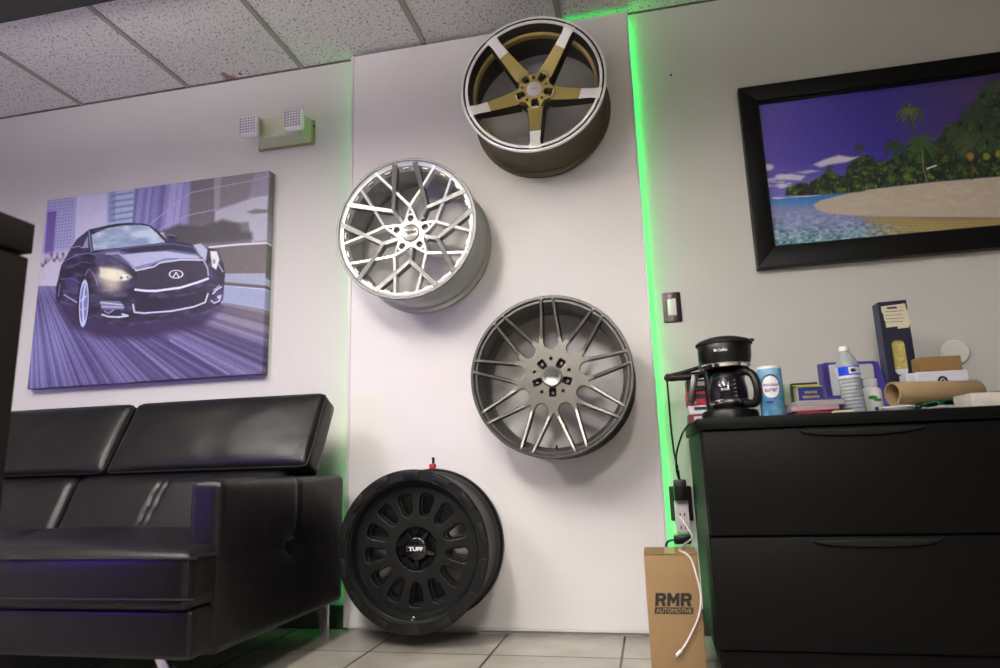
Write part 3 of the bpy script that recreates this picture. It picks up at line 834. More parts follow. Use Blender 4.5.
    far = np.clip((300 - V) / 26, 0, 1)[..., None]*np.clip((75 - U) / 30, 0, 1)[..., None]; rc = rc * (1 - far * .7) + np.array([190, 184, 216.]) * far * .7
    gr = np.clip((U - 190) / 60, 0, 1)[..., None] * np.clip((345 - V) / 30, 0, 1)[..., None]; rc = rc * (1 - gr * .75) + (np.array([132, 122, 126.]) + (st - .5) * 60) * gr * .75
    p.c = np.where(road[..., None], rc, p.c)
    p.line([D_(140, 380), D_(480, 580)], 1.6, (170, 170, 220), .7, 1.0)
    p.line([D_(20, 370), D_(390, 585)], 1.2, (150, 148, 205), .6, 1.0)
    # shadow under the car
    p.poly([C_(190, 150), C_(300, 170), D_(0, 265), D_(350, 210), D_(440, 190), D_(330, 300), D_(60, 355), C_(640, 370), C_(420, 360), C_(260, 300), C_(200, 200)], (62, 46, 88), .88, 4)
    # car body
    body = [A_(480, 350), A_(540, 340), A_(600, 335), A_(680, 340), B_(20, 348), B_(62, 372), B_(118, 432), B_(150, 405), B_(182, 415), B_(180, 440), B_(270, 462), B_(330, 472), B_(420, 495), B_(455, 580), B_(462, 640), D_(458, 40), D_(450, 140), D_(430, 178), D_(350, 212), D_(200, 250), D_(0, 268), C_(600, 300), C_(430, 268), C_(380, 250), C_(330, 295), C_(310, 240), C_(300, 170), C_(190, 142), C_(184, 60), A_(196, 640), A_(210, 580), A_(240, 530), A_(262, 490), A_(300, 430), A_(368, 376)]
    p.poly(body, (58, 52, 80), 1, .5)
    bd = p.inside(body); rn = p.noise(11, 5, 77, 3)
    p.put(bd * np.clip((rn - .52) * 5, 0, 1), (112, 104, 150), .55); p.put(bd * np.clip((.42 - rn) * 5, 0, 1), (34, 30, 50), .7)
    # roof highlight, windows
    p.line([A_(370, 378), A_(480, 356), A_(600, 342), A_(690, 344), B_(60, 378), B_(118, 438)], .9, (34, 32, 50))
    p.poly([A_(384, 405), A_(475, 366), A_(560, 352), A_(660, 348), B_(20, 356), B_(60, 392), B_(112, 448), A_(700, 462), A_(560, 478), A_(395, 496)], (172, 190, 212))
    nzw = p.noise(14, 6, 44)
    win = p.inside([A_(384, 405), A_(475, 366), A_(560, 352), A_(660, 348), B_(20, 356), B_(60, 392), B_(112, 448), A_(700, 462), A_(560, 478), A_(395, 496)])
    p.put(win * np.clip((nzw - .5) * 5, 0, 1), (214, 224, 236), .8); p.put(win * np.clip((.45 - nzw) * 5, 0, 1), (136, 154, 186), .6)
    p.line([A_(480, 356), A_(530, 346), A_(600, 342)], 1.3, (30, 30, 44))
    p.poly([A_(266, 492), A_(300, 436), A_(362, 384), A_(370, 440), A_(366, 494), A_(330, 508), A_(280, 500)], (70, 66, 96))
    p.poly([A_(330, 480), A_(362, 410), A_(366, 480)], (182, 190, 214), .8)
    p.ell(*A_(300, 486), 5.6, 3.4, (64, 58, 92)); p.line([A_(275, 478), A_(310, 470), A_(335, 480)], .9, (170, 170, 205))
    p.ell(*B_(152, 420), 4.4, 2.9, (56, 52, 78)); p.line([B_(128, 408), B_(150, 404), B_(172, 414)], .8, (150, 150, 190))
    p.line([A_(370, 380), A_(374, 430), A_(384, 500)], 1.3, (150, 150, 196))
    # side panels
    p.line([A_(220, 560), A_(300, 520), A_(370, 510), A_(400, 520)], 1.1, (150, 146, 196), .8)
    p.line([A_(235, 600), A_(330, 560), A_(380, 570)], .9, (118, 112, 170), .8)
    p.line([A_(205, 660), A_(270, 655), A_(330, 690)], 1.2, (128, 120, 184), .8)
    p.line([A_(345, 640), A_(370, 600), A_(400, 640), A_(420, 700)], 1.0, (150, 144, 200), .8)
    p.line([C_(226, 112), C_(300, 158)], 1.6, (176, 172, 220))
    p.poly([C_(225, 20), C_(300, 10), C_(310, 90), C_(235, 70)], (104, 92, 150), .6, 1)
    # hood
    hood = [A_(388, 510), A_(470, 496), A_(560, 480), A_(700, 462), B_(112, 450), B_(270, 470), B_(322, 520), B_(330, 545), B_(200, 545), B_(60, 570), A_(720, 590), A_(645, 612), A_(560, 560), A_(480, 520), A_(420, 540)]
    p.poly(hood, (110, 108, 146), 1, .5)
    p.poly([A_(540, 492), A_(700, 470), B_(150, 462), B_(270, 478), B_(300, 512), B_(150, 490), A_(760, 500), A_(620, 515)], (58, 54, 84), .95, .7)
    p.poly([A_(560, 520), A_(700, 505), B_(120, 500), B_(300, 525), B_(320, 545), B_(180, 545), B_(60, 568), A_(700, 590), A_(640, 600)], (196, 202, 226), .95, .8)
    p.line([A_(620, 600), A_(740, 570), B_(120, 545), B_(320, 550)], 1.6, (110, 120, 178), .8)
    p.line([A_(470, 515), A_(540, 510), A_(600, 560), A_(640, 610)], 2.2, (176, 180, 212), .9)
    p.poly([A_(400, 515), A_(480, 520), A_(560, 565), A_(520, 575), A_(440, 545)], (88, 84, 118), .9, .8)
    # grille
    gr = [A_(646, 616), A_(745, 596), B_(80, 578), B_(200, 560), B_(335, 562), B_(356, 590), B_(362, 640), D_(355, 22), D_(200, 70), D_(60, 92), C_(700, 96), C_(636, 86), C_(650, 20)]
    p.poly(gr, (60, 55, 78))
    inn = p.inside(gr); p.put(inn * (((np.sin((U + V) * 2.6) * np.sin((U - V) * 2.6)) > .25)), (108, 102, 128), .6)
    p.line([A_(640, 612), A_(745, 590), B_(80, 568), B_(200, 550), B_(335, 552)], 1.5, (222, 224, 240))
    p.line([B_(335, 552), B_(360, 600), B_(364, 640)], 1.4, (190, 192, 220))
    p.line([C_(636, 84), C_(700, 92), C_(755, 92), D_(60, 92), D_(200, 74), D_(300, 44), D_(362, 22)], 2.3, (228, 230, 244))
    cx, cy = B_(176, 634)
    p.ell(cx, cy, 6.6, 3.9, (232, 232, 240), 1, ring=.12)
    p.line([(cx - 3.0, cy + 3.2), (cx - .2, cy - 1.6)], 1.3, (236, 236, 244)); p.line([(cx + 3.0, cy + 3.2), (cx + .2, cy - 1.6)], 1.3, (236, 236, 244))
    # headlights
    p.poly([A_(430, 590), A_(560, 610), A_(610, 640), C_(620, 10), C_(590, 30), C_(520, 36), C_(430, 10)], (206, 208, 190), 1, 1.5)
    p.glow(*A_(500, 640), 13, 9, (246, 246, 222), 1.0)
    p.glow(*C_(500, 60), 11, 8, (214, 208, 190), .75)
    p.ell(*C_(570, 12), 4.0, 3.0, (240, 242, 236)); p.ell(*C_(555, 15), 1.6, 1.5, (140, 140, 150)); p.ell(*C_(590, 12), 1.2, 1.2, (140, 140, 150))
    p.poly([B_(275, 465), B_(320, 455), B_(360, 490), B_(350, 560), B_(320, 530)], (198, 204, 228), .95, .7)
    p.poly([B_(375, 500), B_(415, 500), B_(430, 550), B_(410, 610), B_(385, 590)], (234, 236, 238), 1, .7)
    p.ell(*B_(398, 560), 1.6, 2.6, (150, 150, 160), .8)
    p.line([B_(420, 570), B_(448, 620)], 1.3, (200, 200, 224), .9)
    # bumper
    p.poly([C_(640, 130), D_(0, 145), D_(200, 130), D_(350, 90), D_(355, 150), D_(180, 190), D_(0, 210), C_(640, 205)], (52, 46, 74), .9, .8)
    p.line([C_(622, 170), C_(630, 215), C_(690, 222), D_(0, 220), D_(150, 210), D_(280, 185), D_(345, 160), D_(362, 110)], 1.5, (220, 222, 240))
    p.poly([C_(432, 148), C_(545, 150), C_(572, 178), C_(570, 200), C_(440, 196)], (134, 138, 170), .95, .5)
    p.line([C_(436, 158), C_(560, 172)], .9, (220, 222, 236)); p.line([C_(440, 182), C_(568, 186)], .8, (210, 212, 230))
    p.line([C_(455, 205), C_(480, 222), C_(510, 200)], .8, (200, 204, 226))
    p.line([C_(444, 228), C_(480, 240), C_(540, 243), C_(592, 236), C_(560, 226)], 1.7, (214, 220, 242))
    p.line([D_(390, 110), D_(415, 85), D_(440, 70)], 1.5, (210, 214, 234)); p.line([D_(395, 90), D_(430, 60)], 1.0, (200, 204, 226))
    p.line([D_(380, 150), D_(400, 165), D_(430, 150), D_(436, 120)], 1.4, (206, 210, 234)); p.ell(*D_(425, 130), 1.8, 1.8, (190, 196, 220))
    # wheels
    p.ell(*C_(336, 160), 6.2, 24.5, (34, 28, 50), 1, .6, 3); p.ell(*C_(338, 162), 4.3, 21.8, (128, 134, 184), 1, .4, 3)
    p.line([C_(345, 60), C_(332, 160), C_(336, 285)], 1.5, (206, 214, 240)); p.line([C_(318, 150), C_(352, 120)], 1.3, (206, 214, 240)); p.line([C_(318, 200), C_(354, 190)], 1.0, (190, 200, 232))
    p.ell(*C_(338, 162), 4.3, 21.8, (204, 212, 240), 1, ang=3, ring=.10)
    p.ell(*C_(196, 90), 3.0, 11, (40, 34, 58), 1, .6, 4); p.line([C_(202, 50), C_(192, 120)], 1.1, (160, 160, 205), .8)
    # canvas left edge haze
    g = p.noise(1.3, 1.3, 70, 2)[..., None]; p.c = p.c + (g - .5) * 14
    return p.c

CX0, CX1, CZ0, CZ1 = -2.828, -1.61, 1.038, 1.978
t = thing('canvas_print', 'canvas print of a dark sedan speeding down a city street', 'picture', (0, 0, 0))
H = homography([(CX0, CZ1), (CX1, CZ1), (CX1, CZ0), (CX0, CZ0)], [(47.8, 200.5), (270.1, 170.2), (261.8, 374.8), (26.9, 387.8)])
M_canvas = vcol_mat('printed_canvas', .5, bump=(900, .1, .0005))
print_mesh('print', CX0, CX1, CZ0, CZ1, 2.60, 560, 430, H, paint_car, M_canvas, t, wrap=.042, gam=1.22)
b = NB(); box(b, CX0 + .003, CX1 - .003, 2.604, 2.6449, CZ0 + .003, CZ1 - .003); obj('stretcher', b, M_canvasback, t)

E1 = lambda x, y: (750 + x / 3.93, 80 + y / 3.93)
G1 = lambda x, y: (870 + x / 3.71, 60 + y / 3.71)
def paint_beach(U, V):
    p = Paint(U, V, (66, 56, 158))
    sky = np.array([84, 70, 172.]); c2 = np.array([48, 38, 146.]); c3 = np.array([62, 44, 104.])
    t = np.clip((U - 760) / 120, 0, 1)[..., None]; t2 = np.clip((U - 870) / 110, 0, 1)[..., None]
    c = sky * (1 - t) + c2 * t; c = c * (1 - t2) + c3 * t2
    hz = np.clip((V - 160) / 38, 0, 1)[..., None]; p.c = c * (1 - hz * .65) + np.array([120, 120, 200.]) * hz * .65
    cl = p.noise(17, 5, 12, 4)
    p.put(np.clip((cl - .56) * 7, 0, 1) * np.clip((V - 162) / 14, 0, 1) * np.clip((836 - U) / 20, 0, 1), (214, 208, 226), .85)
    p.poly([E1(250, 330), E1(290, 310), E1(350, 292), E1(400, 300), E1(440, 298), E1(380, 320), E1(320, 328), E1(280, 340)], (206, 200, 222), .95, 1.2)
    p.poly([E1(110, 380), E1(160, 365), E1(220, 375), E1(200, 392), E1(150, 390)], (206, 202, 224), .9, 1.2)
    p.poly([E1(180, 360), E1(240, 350), E1(275, 354), E1(220, 366)], (196, 192, 220), .8, 1)
    p.ell(*E1(72, 340), 5.5, 3.2, (214, 208, 222), .9, 1)
    # sea
    sea = p.inside([(740, 199), E1(70, 468), E1(300, 450), E1(400, 440), E1(260, 490), G1(300, 600), (1100, 210), (1100, 300), (740, 300)])
    t = np.clip((V - 198) / 12, 0, 1)[..., None]; s1 = np.array([44, 112, 186.]) * (1 - t) + np.array([128, 134, 186.]) * t
    t = np.clip((V - 218) / 24, 0, 1)[..., None]; s1 = s1 * (1 - t) + np.array([104, 146, 158.]) * t
    t = np.clip((U - 860) / 50, 0, 1)[..., None] * np.clip((V - 210) / 10, 0, 1)[..., None]; s1 = s1 * (1 - t) + np.array([150, 132, 84.]) * t
    w = p.noise(3.6, 2.2, 91, 3)[..., None]; amp = np.clip((V - 205) / 30, .1, 1)[..., None] * np.clip((930 - U) / 60, .25, 1)[..., None]
    s1 = s1 + (w - .5) * np.array([170, 170, 150.]) * amp
    wl = np.abs(p.noise(5, 3, 55, 2) - .5)[..., None]; s1 = s1 + np.clip(.05 - wl, 0, 1) * 900 * amp * np.array([1, 1.1, 1.1])
    p.c = np.where(sea[..., None], s1, p.c)
    # sand
    p.poly([E1(250, 488), E1(280, 470), E1(360, 450), E1(440, 430), E1(511, 422), G1(60, 470), G1(240, 450), G1(480, 430), (1100, 168), (1100, 216), G1(480, 582), G1(200, 580), G1(0, 578), E1(511, 532), E1(400, 530), E1(300, 520), E1(262, 505)], (188, 174, 160), 1, .6)
    n = p.noise(10, 4, 23)
    snd = p.inside([E1(250, 488), E1(280, 470), E1(360, 450), E1(511, 422), G1(480, 430), (1100, 168), (1100, 216), G1(0, 578), E1(300, 520)])
    p.put(snd * np.clip((n - .5) * 3, 0, 1), (204, 192, 178), .6)
    p.poly([E1(420, 532), G1(0, 580), G1(480, 584), (1100, 217), (1100, 226), G1(480, 620), G1(200, 610), G1(0, 600)], (152, 130, 84), .9, 1.5)
    for q in (0, 1, 2, 3): p.line([G1(10, 590 + 12 * q), G1(200, 600 + 10 * q), G1(480, 596 + 12 * q)], .7, (176, 158, 110), .6, .7)
    # vegetation
    top = [E1(140, 452), E1(145, 425), E1(170, 408), E1(205, 402), E1(240, 398), E1(265, 385), E1(290, 365), E1(310, 345), E1(335, 360), E1(350, 372), E1(375, 375), E1(385, 340), E1(400, 318), E1(430, 300), E1(460, 292), E1(485, 300), E1(500, 330), G1(30, 372), G1(75, 375), G1(90, 352), G1(130, 340), G1(150, 300), G1(190, 290), G1(230, 310), G1(260, 290), G1(285, 240), G1(330, 220), G1(370, 170), G1(400, 150), G1(420, 110), G1(460, 90), G1(482, 80), (1100, 70), (1100, 176), G1(482, 428), G1(240, 448), G1(0, 476), E1(440, 436), E1(330, 445), E1(200, 452)]
    p.poly(top, (30, 42, 30), 1, 1.0)
    vg = p.inside(top)
    n = p.noise(5, 4, 61, 4); p.put(vg * np.clip((n - .52) * 9, 0, 1), (62, 92, 38), .75)
    n = p.noise(3.2, 3.2, 67, 3); p.put(vg * np.clip((n - .60) * 9, 0, 1) * np.clip((V - 140) / 40, 0, 1), (112, 132, 44), .7)
    n = p.noise(4, 5, 71, 3); p.put(vg * np.clip((n - .55) * 8, 0, 1), (14, 22, 18), .8)
    def palm(cx, cy, r, col, n=9, seed=0):
        rg = random.Random(seed)
        for k in range(n):
            a = PI * 2 * k / n + rg.uniform(-.2, .2); L = r * rg.uniform(.75, 1.1)
            pts = [(cx, cy), (cx + L * .5 * math.cos(a), cy + L * .5 * math.sin(a) - r * .12), (cx + L * math.cos(a), cy + L * math.sin(a) * .9 + r * .22)]
            p.line(pts, r * .16, col, .95, .6)
    palm(*E1(315, 342), 5, (40, 62, 30), 8, 1); palm(*E1(432, 262), 6.5, (34, 52, 30), 9, 2)
    p.line([E1(434, 265), E1(445, 300)], .9, (54, 52, 40))
    palm(*G1(150, 195), 15, (50, 70, 46), 12, 3); palm(*G1(148, 190), 10, (86, 100, 60), 9, 4)
    p.line([G1(150, 200), G1(160, 250), G1(185, 330)], 1.1, (58, 52, 44))
    palm(*G1(95, 320), 12, (30, 60, 26), 11, 5); palm(*G1(195, 310), 16, (46, 78, 36), 13, 6)
    p.line([G1(195, 330), G1(200, 400), G1(214, 448)], 1.4, (112, 96, 80))
    palm(*G1(320, 270), 15, (40, 60, 36), 12, 7); palm(*G1(400, 200), 18, (40, 56, 38), 14, 8); palm(*G1(455, 110), 16, (44, 58, 42), 13, 9)
    palm(*G1(370, 300), 14, (58, 74, 48), 11, 10); palm(*G1(450, 280), 14, (50, 64, 44), 11, 11); palm(*G1(560, 200), 26, (44, 60, 42), 14, 12)
    p.line([G1(380, 330), G1(380, 438)], 2.2, (58, 44, 30), .9)
    p.ell(*G1(375, 355), 3.4, 4.2, (168, 122, 44), .8, 1.2); p.ell(*G1(435, 355), 3.6, 3.6, (142, 150, 40), .8, 1.2); p.ell(*G1(480, 345), 3.0, 3.6, (150, 140, 44), .8, 1.2)
    p.ell(*G1(140, 430), 4.0, 3.6, (88, 124, 36), .8, 1.5); p.ell(*G1(80, 440), 5.0, 3.0, (70, 110, 34), .7, 1.5)
    p.line([G1(215, 400), G1(248, 388)], 1.6, (206, 204, 226))
    g = p.noise(1.2, 1.2, 80, 2)[..., None]; p.c = p.c + (g - .5) * 12
    return p.c
FX0, FX1, FZ0, FZ1 = .450, 1.500, 1.316, 2.066
t = thing('framed_picture', 'black-framed photograph of a tropical beach with palms', 'picture', (0, 0, 0))
b = NB()
def framebar(b, poly, y0, y1):
    plate(b, [poly], -y1, -y0, .004, FACE)
IX0, IX1, IZ0, IZ1 = .515, 1.435, 1.394, 2.000
y0, y1 = WY - .042, WY - .001
for poly in ([(FX0, FZ0), (IX0, IZ0), (IX0, IZ1), (FX0, FZ1)], [(FX1, FZ0), (FX1, FZ1), (IX1, IZ1), (IX1, IZ0)], [(FX0, FZ1), (IX0, IZ1), (IX1, IZ1), (FX1, FZ1)], [(FX0, FZ0), (FX1, FZ0), (IX1, IZ0), (IX0, IZ0)]):
    b = NB(); plate(b, [poly], -y1, -y0, .003, FACE)
    fr = obj('frame_bar', b, M_frame, t)
b = NB()
for (x0, x1, z0, z1) in ((IX0 - .004, IX0 + .008, IZ0, IZ1), (IX1 - .008, IX1 + .004, IZ0, IZ1), (IX0, IX1, IZ1 - .008, IZ1 + .004), (IX0, IX1, IZ0 - .004, IZ0 + .008)):
    box(b, x0, x1, y0 + .012, y1, z0, z1, .002, 1)
obj('inner_lip', b, M_frame, t)
H = homography([(.515, 2.0), (1.435, 2.0), (1.435, 1.395), (.515, 1.395)], [(756.3, 102.9), (1018.1, 67.6), (1049.3, 222.4), (773.1, 247.9)])
M_photo = vcol_mat('glossy_photo', .22, coat=.5)
print_mesh('print', IX0, IX1, IZ0, IZ1, WY - .018, 560, 400, H, paint_beach, M_photo, t, gam=.93)

# ------------------------------------------------------------------ emergency light
t = thing('emergency_light', 'aged cream emergency light with two square lamp heads above the canvas', 'light', (-1.54, WY, 2.16))
b = NB(); box(b, -.155, .128, -.014, .0006, -.058, .062, .003, 1); obj('back_plate', b, M_cream_side, t)
tm = bmesh.new(); bmesh.ops.create_cube(tm, size=1)
for v in tm.verts:
    fr = v.co.y < 0; w = .102 if fr else .134; z = (-.040, .062) if fr else (-.054, .064)
    v.co = Vector((math.copysign(w, v.co.x) + (-.006 if fr else -.014), -.085 if fr else -.013, z[1] if v.co.z > 0 else z[0]))
bmesh.ops.bevel(tm, geom=tm.edges[:], offset=.005, segments=2, affect='EDGES')
b = NB(); merge(b, tm); obj('housing', b, M_cream_metal, t)
for hx, hz in ((-.130, .0), (.092, .0)):
    b = NB(); box(b, hx - .046, hx + .046, -.145, -.108, hz - .046, hz + .052, .012, 3)
    hd = obj('lamp_head', b, M_lens, t)
    b = NB()
    for i in range(6):
        for j in range(6):
            lathe(b, [(0, .0022), (.0045, .001), (.006, 0)], 6, Matrix.Translation((hx - .033 + .0132 * i, -.1452, hz - .030 + .0132 * j)) @ FACE)
    obj('lens_prisms', b, M_lens_dk, hd)
    b = NB(); tube(b, [(hx, -.112, hz), (hx * .8, -.082, hz)], .014, 12); obj('swivel', b, M_cream_metal, t)
b = NB(); lathe(b, [(0, .004), (.006, .003), (.006, 0), (0, 0)], 12, Matrix.Translation((.126, -.010, .03)) @ Matrix.Rotation(PI / 2, 4, 'Y')); obj('test_button', b, M_ink, t)

# ------------------------------------------------------------------ wall switch, outlet, wall disc
t = thing('light_switch', 'white rocker light switch in a dark bronze wall plate', 'switch', (.126, WY, 1.199))
b = NB(); plate(b, [rrect(.070, .120, .006)], 0, .006, .002, FACE); obj('plate', b, M_dkbronze_plate, t)
b = NB(); box(b, -.0165, .0165, -.010, -.003, -.033, .033, .002, 2); obj('rocker', b, M_white, t)
for z in (-.047, .047):
    b = NB(); lathe(b, [(0, .0015), (.004, .001), (.0045, 0)], 12, Matrix.Translation((0, -.006, z)) @ FACE); obj('screw', b, M_steel, t)

t = thing('wall_outlet', 'outlet low on the wall with a white adapter and dark plate', 'outlet', (.10, WY, .45))
b = NB(); plate(b, [rrect(.080, .125, .005)], 0, .008, .002, FACE @ Matrix.Translation((0, .008, 0))); obj('plate', b, M_dkbronze_plate, t)
b = NB(); box(b, -.025, .024, -.046, -.006, -.094, .018, .004, 2); ad = obj('adapter', b, M_pink, t)
for sx, sz in ((-.008, -.03), (.008, -.03), (-.008, -.075), (.008, -.075)):
    b = NB(); box(b, sx - .002, sx + .002, -.0465, -.044, sz - .006, sz + .006); obj('socket_slot', b, M_ink, ad)
t = thing('power_adapter', 'black power adapter plugged into the top of the outlet', 'plug', (.10, 2.60, .505))
b = NB(); box(b, -.024, .022, -.030, .0, -.036, .040, .005, 2); obj('body', b, M_black, t)
b = NB(); tube(b, [(-.002, -.015, .036), (-.004, -.015, .075)], .005); obj('cord_collar', b, M_black, t)
t = thing('power_plug', 'black plug at the bottom of the white outlet adapter', 'plug', (.092, 2.575, .335))
b = NB(); box(b, -.030, .030, -.016, .018, -.014, .016, .006, 2); obj('body', b, M_black, t)
b = NB(); tube(b, [(-.028, 0, 0), (-.050, 0, -.006), (-.060, .01, -.03), (-.058, .02, -.10), (-.05, .03, -.32)], .004); obj('cord', b, M_black, t)

b = NB(); lathe(b, [(0, .012), (.040, .012), (.044, .008), (.046, 0)], 48, facing(1.082, WY - .0, .957)); 
tag(obj('wall_disc', b, M_white), 'round white plastic disc on the wall behind the brown box', 'disc')

# ------------------------------------------------------------------ sofa
t = thing('sofa', 'black leather sofa with adjustable headrests under the car canvas', 'sofa', (0, 0, 0))
SX1, SXL = -1.175, -3.05
def armfn(sgn):
    def f(w):
        if (w.x - (SX1 - .05)) * 1 > 0.03 and sgn > 0:
            g = lambda d, s: math.exp(-(d / s) ** 2)
            dd = .006 * g(w.y - 2.137, .010) * (1 if w.z > .38 else .25) + .005 * g(w.z - (.39 - .045 * (w.y - 1.73)), .009)
            dd += .022 * math.exp(-(((w.y - 2.125) / .055) ** 2 + ((w.z - .380) / .045) ** 2))
            dd -= .004
            w.x -= dd
        return w
    return f
b = NB(); puff(b, SX1 - .10, SX1, 1.712, 2.50, .135, .597, .022, top=.004, side=.004, fn=armfn(1), n=64, k=4); obj('arm', b, M_leather, t)
b = NB(); puff(b, SXL, SXL + .10, 1.712, 2.50, .135, .597, .022, top=.004, side=.004, n=24); obj('arm', b, M_leather, t)
b = NB(); puff(b, SXL + .01, SX1 - .006, 1.628, 2.46, .145, .272, .018, front=.003, n=30); obj('base', b, M_leather, t)
def seatfn(w):
    d = abs((w.x) - (-1.69 - .42 * max(0, (w.y - 1.60) / .5) ** .7))
    if w.z > .36: w.z -= .010 * math.exp(-(d / .012) ** 2)
    # gentle sag
    w.z += .004 * mnoise.noise(Vector((w.x * 3, w.y * 5, 0))) if w.z > .38 else 0
    return w
b = NB(); puff(b, SXL + .005, SX1 - .004, 1.605, 2.16, .266, .420, .030, top=.032, front=.010, fn=seatfn, n=90); seat = obj('seat_cushion', b, M_leather, t)
b = NB()
zc = .401
tube(b, [(SXL + .03, 1.602, zc), (-2.2, 1.594, zc + .002), (SX1 - .06, 1.600, zc), (SX1 - .022, 1.606, zc), (SX1 - .004, 1.635, zc), (SX1 - .001, 1.705, zc)], .0032, 8)
tube(b, [(SXL + .03, 1.602, .300), (-2.2, 1.594, .300), (SX1 - .06, 1.600, .300), (SX1 - .022, 1.606, .300), (SX1 - .004, 1.635, .300), (SX1 - .001, 1.705, .300)], .0028, 8)
tube(b, [(SX1 - .012, 1.610, .298), (SX1 - .010, 1.609, .34), (SX1 - .012, 1.610, .392)], .0024, 8)
obj('piping', b, M_seam, seat)
# back cushions: leaning back, one each side of the middle seam
def backfn(seams):
    def f(w):
        for s in seams:
            if w.y < 2.28: w.y += .006 * math.exp(-((w.x - s - .18 * (w.z - .53)) / .007) ** 2)
        w.y += (w.z - .44) * .45
        return w
    return f
b = NB(); puff(b, -2.135, SX1 - .09, 2.13, 2.30, .40, .622, .035, front=.014, top=.006, fn=backfn([-1.73, -1.76]), n=80); obj('back_cushion', b, M_leather, t)
b = NB(); puff(b, SXL + .09, -2.139, 2.13, 2.30, .40, .622, .035, front=.014, top=.006, fn=backfn([-2.5]), n=80); obj('back_cushion', b, M_leather, t)
b = NB(); puff(b, SXL + .02, SX1 - .02, 2.30, 2.52, .14, .60, .03, n=20); obj('back_frame', b, M_leather, t)
# headrests: tilted slabs
def headrest(x0, x1):
    Mh = Matrix.Translation(((x0 + x1) / 2, 2.265, .609)) @ Matrix.Rotation(R(-28), 4, 'X')
    w = (x1 - x0) / 2
    def wr(v):
        if v.y < 0: v.y += .003 * mnoise.noise(Vector((v.x * 9, v.z * 9, 3)))
        return v
    b = NB(); puff(b, -w, w, -.055, .055, 0, .316, .028, front=.020, fn=wr, n=34, M=Mh); h = obj('headrest', b, M_leather, t)
    b = NB(); q = [Mh @ Vector(p) for p in ((0, -.046, .004), (-w + .03, -.044, .004), (-w + .008, -.042, .010), (-w + .004, -.040, .030), (-w + .004, -.040, .285), (-w + .008, -.042, .306), (-w + .03, -.044, .312), (0, -.046, .312), (w - .03, -.044, .312), (w - .008, -.042, .306), (w - .004, -.040, .285), (w - .004, -.040, .030), (w - .008, -.042, .010), (w - .03, -.044, .004), (0, -.046, .004))]
    tube(b, q, .003, 6, sub=1); obj('piping', b, M_seam, h)
headrest(-2.025, -1.188)
headrest(-2.875, -2.035)
b = NB()
for x in (-2.5, -1.6): box(b, x - .02, x + .02, 2.34, 2.36, .55, .66)
obj('headrest_bracket', b, M_steel, t)
def sofa_leg(x, y, sx, sy):
    # bent flat chrome foot
    b = NB()
    prof = [(0, .0), (.030, 0), (.034, .07), (.052, .105), (.115, .140), (.030, .140), (.0, .132)]
    Mx = Matrix.Translation((x, y, 0)) @ Matrix.Rotation(R(90), 4, 'X')
    if sx < 0: Mx = Matrix.Translation((x, y, 0)) @ Matrix.Scale(-1, 4, (1, 0, 0)) @ Matrix.Rotation(R(90), 4, 'X')
    plate(b, [roundpoly(prof, .008, 3)], -.006, .006, .001, Mx)
    return obj('leg', b, M_chrome, t)
sofa_leg(SX1 - .035, 2.46, -1, 1); sofa_leg(SXL + .035, 2.46, 1, 1); sofa_leg(SXL + .06, 1.70, 1, -1)
b = NB(); plate(b, [roundpoly([(0, .147), (.05, .147), (.115, 0), (.085, 0)], .006, 3)], -.006, .006, .001, Matrix.Translation((-1.345, 1.70, 0)) @ Matrix.Rotation(R(90), 4, 'X'))
obj('leg', b, M_chrome, t)

# ------------------------------------------------------------------ dark counter at the left foreground
t = thing('wooden_counter', 'dark brown wooden counter close by at the left edge', 'counter', (0, 0, 0))
b = NB(); box(b, -1.75, -1.195, .15, 1.079, 1.060, 1.124, .004, 2); obj('counter_top', b, M_counter, t)
b = NB(); box(b, -1.73, -1.199, .17, 1.076, 0, 1.052, .003, 1); obj('body', b, M_counter, t)
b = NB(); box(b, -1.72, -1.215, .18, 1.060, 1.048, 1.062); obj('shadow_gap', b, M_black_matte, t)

# ------------------------------------------------------------------ filing cabinet
KX0, KX1, KY0, KY1 = .145, 1.055, 2.0, 2.60
t = thing('filing_cabinet', 'wide black two-drawer lateral filing cabinet carrying the coffee maker', 'cabinet', (0, 0, 0))
b = NB(); box(b, KX0, KX1, KY0 + .02, KY1, .075, .690, .003, 1); box(b, KX0 + .02, KX1 - .02, KY0 + .05, KY1, 0, .075); obj('body', b, M_cab, t)
b = NB(); box(b, KX0 - .010, KX1 + .010, KY0 - .012, KY1, .692, .725, .004, 2); obj('top', b, M_cab, t)
b = NB(); box(b, KX0 + .008, KX1 - .008, KY0 + .012, KY0 + .03, .012, .108, .002, 1); obj('plinth', b, M_cab, t)
for z0, z1 in ((.405, .688), (.112, .399)):
    b = NB(); box(b, KX0 + .004, KX1 - .004, KY0, KY0 + .02, z0, z1, .003, 2); dr = obj('drawer', b, M_cab, t)
    cxx = .56; pts = [(-.155, 0), (.155, 0)] + [(.155 * math.cos(a), -.019 * math.sin(a) ** .8 - .0) for a in [PI * i / 16 for i in range(1, 16)]]
    b = NB(); plate(b, [pts], 0, .012, .003, facing(cxx, KY0 + .001, z1 - .006)); obj('pull', b, M_cab_handle, dr)

